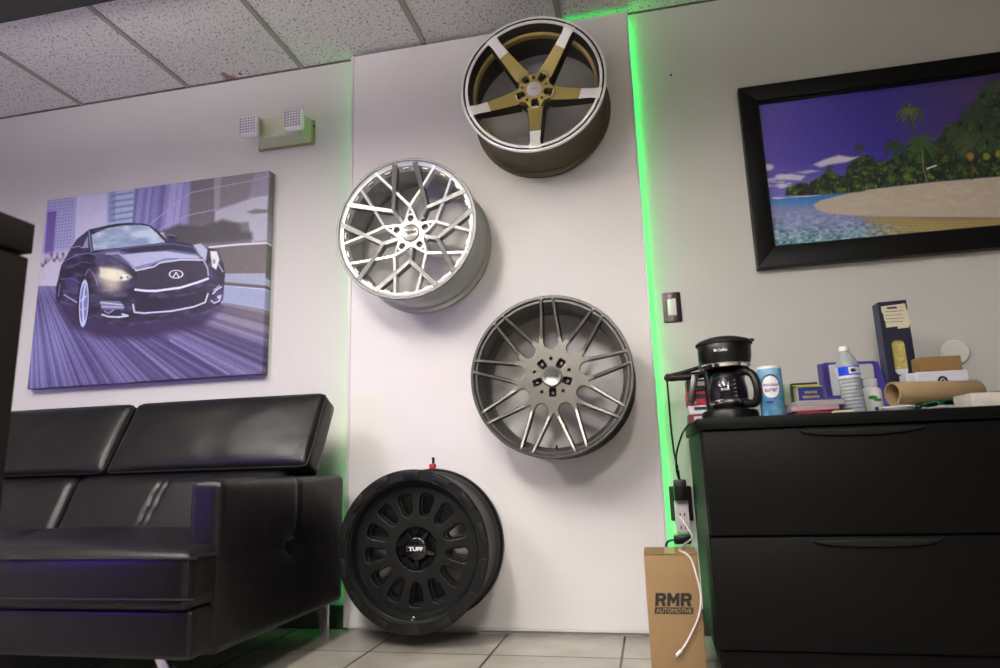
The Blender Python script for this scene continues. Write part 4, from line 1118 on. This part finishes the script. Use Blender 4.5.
# ------------------------------------------------------------------ carton on the floor
t = thing('cardboard_box', 'tall brown cardboard box with black logo standing left of the cabinet', 'box', (0, 0, 0))
b = NB(); box(b, -.038, .114, 2.10, 2.265, 0, .343, .003, 2); obj('carton', b, M_card, t)
for x0, x1 in ((-.038, .0365), (.0385, .114)):
    b = NB(); box(b, x0, x1, 2.099, 2.266, .3432, .3462, .001, 1); obj('flap', b, M_card, t)
b = NB(); box(b, .022, .052, 2.0975, 2.266, .3464, .3468); obj('tape', b, M_tape, t)
b = NB()
Rl = [(0, 0), (0, 1), (.78, 1), (1, .82), (1, .52), (.84, .40), (1, 0), (.66, 0), (.52, .36), (.32, .36), (.32, 0)]
Rh = [(.32, .60), (.32, .76), (.64, .76), (.70, .70), (.64, .60)]
Ml = [(0, 0), (0, 1), (.30, 1), (.56, .60), (.82, 1), (1.12, 1), (1.12, 0), (.82, 0), (.82, .50), (.56, .14), (.30, .50), (.30, 0)]
def block(bm, loops, x, z, w, h): plate(bm, [[(x + w * (p[0] + .12 * p[1]), z + h * p[1]) for p in lp] for lp in loops], 0, .0004, 0, facing(0, 2.0998, 0))
block(b, [Rl, Rh], -.016, .202, .0305, .036); block(b, [Ml], .0175, .202, .0305, .036); block(b, [Rl, Rh], .055, .202, .0305, .036)
plate(b, [[(-.0195, .181), (.088, .181), (.0905, .199), (-.0165, .199)]], 0, .0004, 0, facing(0, 2.0998, 0))
obj('logo', b, M_ink, t)
b = NB(); text(b, 'AUTOMOTIVE', .02, facing(.0355, 2.0992, .190), wid=.100, hgt=.012, depth=.0002, shear=.12); obj('logo_lettering', b, M_tape, t)
b = NB(); tube(b, [(.088, 2.52, .42), (.108, 2.45, .385), (.116, 2.36, .365), (.085, 2.24, .356), (.066, 2.13, .3525), (.080, 2.094, .348), (.097, 2.091, .325), (.112, 2.092, .248), (.110, 2.093, .205), (.097, 2.093, .165), (.068, 2.093, .114), (.045, 2.093, .083)], .0026, 8, sub=6)
t = thing('usb_cable', 'thin white charging cable hanging down the front of the cardboard box', 'cable', (0, 0, 0))
obj('cord', b, M_white_cord, t)
b = NB(); tube(b, [(.047, 2.092, .086), (.034, 2.092, .073)], .0048, 8); obj('connector', b, M_white, t)
b = NB(); tube(b, [(.034, 2.092, .073), (.029, 2.092, .068)], .0032, 6); obj('metal_tip', b, M_chrome, t)

# ------------------------------------------------------------------ things on the cabinet
TZ = .7255
# coffee maker
t = thing('coffee_maker', 'black drip coffee maker with glass carafe on the cabinet', 'coffee maker', (.260, 2.262, TZ))
b = NB(); lathe(b, [(0, .040), (.072, .040), (.084, .034), (.087, .022), (.087, .004), (.083, 0), (0, 0)], 56); box(b, -.075, .075, 0, .085, 0, .036, .008, 3); obj('base', b, M_black, t)
b = NB(); box(b, -.064, .064, .048, .092, .03, .185, .012, 3); obj('water_column', b, M_black, t)
b = NB(); lathe(b, [(0, .250), (.081, .250), (.084, .244), (.081, .203), (.075, .180), (.068, .178), (0, .178)], 56); box(b, -.078, .078, .0, .092, .178, .250, .010, 3); obj('brew_head', b, M_black, t)
b = NB(); lathe(b, [(0, .274), (.05, .271), (.078, .262), (.0885, .253), (.088, .247), (0, .247)], 56); box(b, .070, .098, -.006, .012, .249, .258, .003, 2, M=Matrix.Rotation(R(-30), 4, 'Z')); obj('lid', b, M_black_matte, t)
b = NB(); lathe(b, [(.0765, .184), (.0785, .180), (.0765, .172), (.070, .170)], 56); obj('chrome_band', b, M_chrome, t)
b = NB(); text(b, 'Mr.Coffee', .016, Matrix.Rotation(R(-14), 4, 'Z') @ Matrix.Translation((0, 0, .222)) @ FACE, wid=.040, hgt=.009, wrap=.0832, depth=.0004, bold=.0002); obj('lettering', b, M_ink_lt, t)
b = NB(); lathe(b, [(0, .042), (.046, .042), (.056, .052), (.060, .075), (.059, .105), (.052, .138), (.047, .146), (.045, .146), (.050, .137), (.057, .105), (.058, .075), (.054, .054), (.045, .044), (0, .044)], 48, Matrix.Translation((0, -.008, 0)))
cf = obj('carafe', b, M_glass, t)
b = NB(); lathe(b, [(.0575, .055), (.0612, .062), (.0605, .068), (.0590, .060)], 48, Matrix.Translation((0, -.008, 0))); obj('base_band', b, M_chrome, cf)
b = NB(); lathe(b, [(0, .158), (.040, .156), (.050, .148), (.052, .140), (.049, .138), (0, .146)], 48, Matrix.Translation((0, -.008, 0))); obj('carafe_lid', b, M_black, cf)
b = NB()
for pts in ([(.030, -.040, .150), (.050, -.060, .152), (.068, -.078, .138), (.076, -.086, .100), (.074, -.084, .066), (.064, -.074, .050), (.044, -.052, .056)],):
    tube(b, pts, .0125, 10, sub=5)
obj('carafe_handle', b, M_black, cf)
b = NB(); text(b, 'Mr.Coffee', .012, Matrix.Translation((-.015, -.008, .100)) @ FACE, wid=.026, hgt=.008, wrap=.0602, depth=.0003, bold=.0002)
for i in range(5): text(b, '- 0', .008, Matrix.Translation((.0, -.008, .078 + .012 * i)) @ FACE @ Matrix.Rotation(R(12), 4, 'Y'), wid=.010, hgt=.003, wrap=.0602 - .001 * i * (i > 2), depth=.0003)
obj('carafe_marks', b, M_ink_lt, cf)

# sugar canister
t = thing('sugar_canister', 'tall blue granulated sugar canister beside the coffee maker', 'canister', (.379, 2.20, TZ), (0, 0, R(-9)))
b = NB(); lathe(b, [(0, .154), (.0345, .154), (.0355, .152), (.0355, .002), (.034, 0), (0, 0)], 48); obj('can', b, M_canblue, t)
b = NB(); lathe(b, [(0, .160), (.030, .160), (.0345, .161), (.0358, .158), (.0358, .153), (0, .153)], 48); obj('lid', b, M_white, t)
def wrapped(bm, loops, r, z, mi=0, thick=.0004):
    tmp = NB(); plate(tmp, loops, 0, thick)
    bmesh.ops.subdivide_edges(tmp, edges=tmp.edges[:], cuts=3, use_grid_fill=True)
    for v in tmp.verts:
        a = v.co.x / r; rr = r + v.co.z; v.co = Vector((rr * math.sin(a), -rr * math.cos(a), z + v.co.y))
    merge(bm, tmp, None, mi)
def ellipse(cx, cy, rx, ry, n=28): return [(cx + rx * math.cos(2 * PI * i / n), cy + ry * math.sin(2 * PI * i / n)) for i in range(n)]
b = NB(); lathe(b, [(.0362, z) for z in (.058, .126)], 48); b.free()
b = NB()
tmp = NB(); plate(tmp, [ellipse(0, 0, .025, .034)], 0, .0003)
def oval_patch(bm, rx, ry, r, z, cx=0.0, n=10):
    tt = bmesh.new(); rows = []
    for j in range(n + 1):
        v = -1 + 2 * j / n; w = math.sqrt(max(0, 1 - v * v)); row = []
        for i in range(n + 1):
            x = cx + (-1 + 2 * i / n) * rx * max(w, .02); a = x / r; row.append(tt.verts.new((r * math.sin(a), -r * math.cos(a), z + v * ry)))
        rows.append(row)
    for j in range(n):
        for i in range(n): tt.faces.new((rows[j][i], rows[j][i + 1], rows[j + 1][i + 1], rows[j + 1][i]))
    merge(bm, tt)
tmp.free(); b.free()
b = NB(); oval_patch(b, .030, .038, .0357, .098, n=24); obj('oval_border', b, M_navyink, t)
b = NB(); oval_patch(b, .027, .034, .0359, .096, n=24); obj('oval_label', b, M_white, t)
b = NB(); text(b, 'granulated', .014, Matrix.Translation((0, 0, .102)) @ FACE, wid=.050, hgt=.014, wrap=.0361, depth=.0002, bold=.0003)
text(b, 'sugar', .014, Matrix.Translation((.000, 0, .084)) @ FACE, wid=.038, hgt=.015, wrap=.0361, depth=.0002, bold=.0003)
obj('lettering', b, M_purpleink, t)
b = NB(); oval_patch(b, .012, .004, .0359, .050, -.008); obj('net_weight_mark', b, M_navyink, t)

# stack of small cartons behind the coffee maker
zz = TZ
specs = [(.038, M_darkred, 'maroon and white carton at the bottom of the stack left of the coffee maker', M_pink),
         (.030, M_white_card, 'white carton second from the bottom left of the coffee maker', M_ink),
         (.048, M_red, 'red and black carton in the middle of the stack left of the coffee maker', M_ink),
         (.040, M_black, 'black carton on top of the stack left of the coffee maker', M_pink)]
for i, (h, m, lab, m2) in enumerate(specs):
    x0 = .137 + .003 * (i % 2); 
    tt = thing('small_carton', lab, 'box', (0, 0, 0), group='small cartons stacked left of the coffee maker')
    b = NB(); box(b, x0, x0 + .09, 2.375, 2.47, zz, zz + h - .0005, .0015, 1); obj('carton', b, m, tt)
    b = NB(); box(b, x0 + .018, x0 + .088, 2.3742, 2.376, zz + h * .45, zz + h * .8); obj('printed_band', b, m2, tt)
    b = NB(); box(b, x0 + .006, x0 + .030, 2.3741, 2.376, zz + h * .12, zz + h * .30); obj('printed_mark', b, M_white_card if m2 is not M_pink else M_red, tt)
    zz += h
# black corded hair tool on top
t = thing('corded_tool', 'slim black corded tool jutting out left from behind the coffee maker', 'tool', (0, 0, 0))
b = NB(); tube(b, [(.205, 2.42, zz + .050), (.15, 2.42, zz + .036), (.105, 2.42, zz + .026), (.084, 2.42, zz + .020)], [.007, .007, .008, .009], 10); obj('upper_arm', b, M_black, t)
b = NB(); tube(b, [(.215, 2.42, zz + .024), (.16, 2.42, zz + .017), (.12, 2.42, zz + .016), (.084, 2.42, zz + .014)], [.013, .014, .013, .009], 10); obj('lower_arm', b, M_black, t)
b = NB(); lathe(b, [(0, .014), (.010, .012), (.014, .004), (.014, -.004), (.010, -.012), (0, -.014)], 16, Matrix.Translation((.082, 2.42, zz + .017)) @ FACE); obj('joint', b, M_black_matte, t)
b = NB(); box(b, .155, .178, 2.355, 2.372, zz - .085, zz + .015, .005, 2, M=Matrix.Translation((.165, 2.36, zz)) @ Matrix.Rotation(R(14), 4, 'Y') @ Matrix.Translation((-.165, -2.36, -zz))); obj('strap', b, M_steel, t)
b = NB(); tube(b, [(.078, 2.42, zz + .008), (.080, 2.46, zz - .06), (.082, 2.52, .72), (.088, 2.55, .63), (.096, 2.58, .585)], .0033, 8, sub=6); obj('cord', b, M_black, t)
b = NB(); tube(b, [(.155, 2.345, TZ + .005), (.138, 2.345, TZ + .006), (.124, 2.36, TZ - .010), (.114, 2.42, .70), (.094, 2.50, .64), (.090, 2.54, .58), (.098, 2.580, .545)], .0035, 8, sub=6); tag(obj('power_cable', b, M_black), 'black cable drooping from the cabinet corner to the outlet', 'cable')

# magazines and small litter right of the canister
def flat_box(name, lab, cat, x0, x1, y0, y1, z0, z1, m, rz=0, group=None, bev=.0015):
    cx, cy = (x0 + x1) / 2, (y0 + y1) / 2
    b = NB(); box(b, x0 - cx, x1 - cx, y0 - cy, y1 - cy, 0, z1 - z0, bev, 1)
    o = tag(obj(name, b, m), lab, cat, group); o.location = (cx, cy, z0); o.rotation_euler = (0, 0, R(rz)); return o
flat_box('magazine', 'maroon booklet at the bottom of the pile beside the sugar canister', 'magazine', .415, .545, 2.07, 2.27, TZ, TZ + .012, M_darkred, 3, 'booklets beside the canister')
flat_box('magazine', 'pale pink booklet in the middle of the pile beside the sugar canister', 'magazine', .412, .54, 2.07, 2.27, TZ + .0125, TZ + .026, M_mauve, -4, 'booklets beside the canister')
flat_box('magazine', 'grey-white booklet on top of the pile under the blue box', 'magazine', .420, .552, 2.08, 2.28, TZ + .0265, TZ + .043, M_greyc, 2, 'booklets beside the canister')
z = TZ + .0435
t = thing('carton', 'blue box with gold lettering on the pile of booklets', 'box', (.493, 2.205, z), (0, 0, R(4)))
b = NB(); box(b, -.036, .036, 0, .05, 0, .052, .0015, 1); obj('box_body', b, M_blue, t)
b = NB(); box(b, -.0362, .0362, -.0004, .0505, .0505, .0535, .001, 1); obj('top_edge', b, M_yellow, t)
b = NB(); box(b, -.0366, -.0358, .002, .05, .004, .050); obj('side_label', b, M_label, t)
b = NB(); text(b, 'VOLTAGE', .01, facing(0, -.0004, .034), wid=.036, hgt=.007, depth=.0002, bold=.0002); text(b, 'REGULATOR', .01, facing(0, -.0004, .020), wid=.048, hgt=.007, depth=.0002, bold=.0002); obj('lettering', b, M_gold, t)
t = thing('carton', 'dark navy box with yellow edges behind the blue lettered box', 'box', (.493, 2.262, z), (0, 0, R(-2)))
b = NB(); box(b, -.040, .036, 0, .04, 0, .070, .0015, 1); obj('box_body', b, M_navy, t)
b = NB(); box(b, -.0402, .0362, -.0004, .0403, .0600, .0630); obj('yellow_band', b, M_yellow, t)
# bowl
t = thing('ceramic_cup', 'pale green cup half hidden behind the sugar canister', 'cup', (.459, 2.345, TZ))
b = NB(); lathe(b, [(0, 0), (.018, 0), (.028, .03), (.034, .075), (.036, .118), (.034, .118), (.031, .075), (.025, .03), (0, .006)], 36); obj('bowl', b, M_bowl, t)
b = NB(); tube(b, [(-.034, -.015, .10), (-.045, -.02, .102), (-.05, -.02, .096)], .006, 8); obj('handle', b, M_black, t)
# cream wrapper, tweezers-like pen
flat_box('paper_packet', 'small cream packet at the front edge of the cabinet top', 'packet', .505, .556, 2.012, 2.045, TZ, TZ + .006, M_label, 2)
t = thing('pen', 'silver and black pen leaning beside the water bottle', 'pen', (0, 0, 0))
b = NB(); tube(b, [(.532, 2.19, TZ + .006), (.560, 2.20, TZ + .035)], .0035, 8); obj('barrel', b, M_chrome, t)
b = NB(); tube(b, [(.560, 2.20, TZ + .035), (.575, 2.205, TZ + .050)], .003, 8); obj('pen_cap', b, M_black, t)
t = thing('small_gadget', 'small red and black gadget lying in front of the purple box', 'gadget', (.545, 2.24, TZ))
b = NB(); box(b, -.022, .022, -.012, .012, 0, .020, .004, 2); obj('body', b, M_black, t)
b = NB(); box(b, .008, .024, -.0125, .0125, .004, .026, .003, 2); obj('red_end', b, M_red, t)

# purple display carton
t = thing('display_carton', 'open purple display carton behind the water bottle', 'box', (.678, 2.40, TZ))
b = NB(); plate(b, [roundpoly([(-.094, 0), (.094, 0), (.090, .196), (-.070, .200), (-.094, .190)], .006, 3), rrect(.058, .050, .010, cx=.052, cy=.163)], 0, .004, 0, Matrix.Translation((0, .075, 0)) @ FACE); obj('back_panel', b, M_purple, t)
b = NB(); plate(b, [roundpoly([(0, 0), (.078, 0), (.078, .195), (.030, .192), (.020, .12), (.0, .08)], .010, 3)], -.002, .002, 0, Matrix.Translation((-.092, 0, 0)) @ Matrix.Rotation(PI / 2, 4, 'Z') @ FACE); obj('side_panel', b, M_purple, t)
b = NB(); plate(b, [roundpoly([(0, 0), (.078, 0), (.078, .195), (.060, .192), (.020, .12), (.0, .08)], .010, 3)], -.002, .002, 0, Matrix.Translation((.092, 0, 0)) @ Matrix.Rotation(PI / 2, 4, 'Z') @ FACE); obj('side_panel', b, M_purple, t)
b = NB(); box(b, -.094, .094, 0, .078, 0, .003); box(b, -.094, .094, 0, .003, 0, .08); obj('front_panel', b, M_purple, t)
b = NB(); box(b, -.060, .012, .060, .070, .004, .190, .002, 1); obj('white_insert', b, M_white_card, t)

# water bottle
t = thing('water_bottle', 'clear plastic water bottle with a blue and white label', 'bottle', (.597, 2.155, TZ), (0, R(-2.5), 0))
out = [(0, .002), (.020, .002), (.027, 0), (.031, .006)]
for i in range(9):
    z = .012 + i * .0105; out += [(.0312, z), (.0290, z + .005)]
out += [(.0315, .108), (.0315, .142), (.0305, .150), (.024, .168), (.015, .182), (.0125, .186), (.0125, .192)]
inn = [(r - .0008, z + (.001 if r < .03 and z < .01 else 0)) for r, z in out[::-1] if r > 0] + [(0, .003)]
b = NB(); lathe(b, out + inn, 40); obj('bottle_body', b, M_bottle, t)
b = NB(); lathe(b, [(.0318, .107), (.0319, .108), (.0319, .141), (.0318, .142)], 40, mi=0); lb = obj('label', b, M_white_card, t)
b = NB(); lathe(b, [(.0321, .1145), (.0321, .1415)], 16, a0=R(200), a1=R(258)); lathe(b, [(.0321, .1145), (.0321, .1185)], 20, a0=R(258), a1=R(340)); lathe(b, [(.0321, .138), (.0321, .1415)], 20, a0=R(258), a1=R(340)); obj('blue_print', b, M_labelblue, lb)
b = NB(); oval_patch(b, .008, .006, .0321, .128, .006); obj('dark_print', b, M_ink, lb)
b = NB(); lathe(b, [(0, .2035), (.0125, .2035), (.0140, .202), (.0142, .190), (.0125, .189), (0, .192)], 28); obj('cap', b, M_white, t)

# supplement bottle
t = thing('vitamin_bottle', 'white vitamin bottle with a green leaf label', 'bottle', (.668, 2.225, TZ))
b = NB(); lathe(b, [(0, 0), (.026, 0), (.028, .003), (.028, .070), (.024, .080), (.016, .085), (.0155, .090), (0, .090)], 36); obj('bottle_body', b, M_white, t)
b = NB(); lathe(b, [(0, .110), (.0175, .110), (.019, .108), (.019, .088), (.0175, .0875), (0, .0875)], 36); obj('cap', b, M_white, t)
b = NB(); tmp = NB()
oval_patch(b, .013, .006, .0283, .052, -.006); oval_patch(b, .013, .005, .0283, .044, .008); obj('leaf_print', b, M_leaf, t)
tmp.free()
b = NB(); oval_patch(b, .006, .006, .0283, .018, .0); obj('blue_print', b, M_navyink, t)

# tall navy box
t = thing('tall_navy_box', 'tall navy box with a cream label and an oval window', 'box', (.821, 2.40, TZ))
tmp = bmesh.new(); b = NB()
plate(b, [[(-.045, 0), (.043, 0), (.041, .383), (-.045, .381)], roundpoly([(-.022, .135), (.018, .135), (.018, .252), (-.022, .252)], .020, 6)], 0, .004, 0, Matrix.Translation((0, 0, 0)) @ FACE); obj('front_panel', b, M_navy, t)
b = NB(); box(b, -.045, -.0425, .0, .055, 0, .381); obj('side_panel', b, M_navy_side, t)
b = NB(); box(b, -.0424, .041, .010, .055, 0, .381, .001, 1); obj('carton_body', b, M_navy, t)
b = NB(); box(b, -.026, .022, .003, .0098, .128, .258, .002, 1); w_ = obj('tablet_pack', b, M_content, t)
b = NB(); box(b, -.024, .020, .0015, .003, .130, .155); obj('white_base', b, M_white_card, w_)
tmp.free()
b = NB(); plate(b, [[(-.037, .366), (.036, .371), (.037, .350), (.040, .350), (.041, .322), (.044, .322), (.044, .298), (.038, .297), (.038, .290), (.004, .288), (.004, .296), (-.030, .294), (-.030, .318), (-.033, .318), (-.033, .343), (-.037, .343)]], 0, .0006, 0, facing(0, -.0041, 0)); lb = obj('label', b, M_label, t)
b = NB()
for i, (s, zq, w) in enumerate((('TABLETS', .360, .030), ('', .346, .056), ('', .334, .05), ('', .322, .054), ('', .311, .05))):
    if i == 0: box(b, -.020, .010, -.0052, -.0047, .356, .362)
    else:
        box(b, -.028, -.028 + w, -.0052, -.0047, zq, zq + .0015)
obj('label_print', b, M_ink, lb)

# boxes, tube, papers on the right
t = thing('white_box', 'white box with a round black mark behind the cardboard tube', 'box', (0, 0, 0))
b = NB(); box(b, .822, .965, 2.295, 2.365, TZ, .856, .002, 1); box(b, .796, .8218, 2.297, 2.363, TZ, .854, .002, 1); obj('carton', b, M_white_card, t)
b = NB(); lathe(b, [(.007, .0005), (.0145, .0005), (.0145, 0), (.007, 0)], 28, facing(.893, 2.2948, .826), closed=True); lathe(b, [(0, .0005), (.004, .0005), (.004, 0)], 16, facing(.893, 2.2948, .826)); obj('round_mark', b, M_navy, t)
flat_box('brown_box', 'small brown cardboard box lying on the white box', 'box', .834, .955, 2.30, 2.358, .8565, .902, M_brownbox, 0)
# tube
t = thing('cardboard_tube', 'brown cardboard tube lying across the cabinet top', 'tube', (.690, 2.120, .7785), (0, 0, 0))
ax = Vector((.945, .326, 0)).normalized(); Mt = Matrix.Rotation(math.atan2(ax.y, ax.x), 4, 'Z') @ Matrix.Rotation(PI / 2, 4, 'Y')
b = NB(); lathe(b, [(.0340, 0), (.0345, .001), (.0345, .267), (.0340, .268), (.0290, .268), (.0288, .267), (.0288, .001), (.0290, 0)], 56, Mt, closed=True); obj('tube_wall', b, M_card2, t)
t = thing('white_tray', 'shallow white dish under the left end of the cardboard tube', 'dish', (.705, 2.13, TZ))
b = NB(); lathe(b, [(0, .004), (.030, .004), (.044, .017), (.046, .017), (.046, .014), (.032, 0), (0, 0)], 40); obj('dish', b, M_white, t)
flat_box('paper_stack', 'stack of off-white paper at the right end of the cabinet top', 'paper', .842, 1.06, 2.012, 2.118, TZ, TZ + .036, M_paper, 0)
b = NB(); rg = random.Random(5)
gx = bmesh.new(); bmesh.ops.create_grid(gx, x_segments=10, y_segments=6, size=.5)
for v in gx.verts:
    v.co = Vector((v.co.x * .085, v.co.y * .05, .010 + .012 * (v.co.x + .5) + rg.uniform(-.006, .006)))
bmesh.ops.solidify(gx, geom=gx.faces[:], thickness=.002); merge(b, gx)
o = obj('foil_packet', b, M_greenpk, angle=10); tag(o, 'crumpled green foil packet in front of the cardboard tube', 'packet'); o.location = (.768, 2.062, TZ)
b = NB(); tube(b, [(.925, 2.10, TZ + .040), (.96, 2.10, TZ + .0415), (1.01, 2.095, TZ + .0405)], .004, 8)
tag(obj('black_pen', b, M_black), 'black pen lying on the stack of off-white paper', 'pen')

# ------------------------------------------------------------------ world and view
w = bpy.data.worlds.new('room_air'); sc.world = w; w.use_nodes = True
w.node_tree.nodes['Background'].inputs['Color'].default_value = (.6, .6, .65, 1)
w.node_tree.nodes['Background'].inputs['Strength'].default_value = .02
sc.view_settings.view_transform = 'Standard'; sc.view_settings.look = 'None'
sc.view_settings.exposure = -0.24; sc.view_settings.gamma = 1.0; sc.view_settings.use_curve_mapping = False
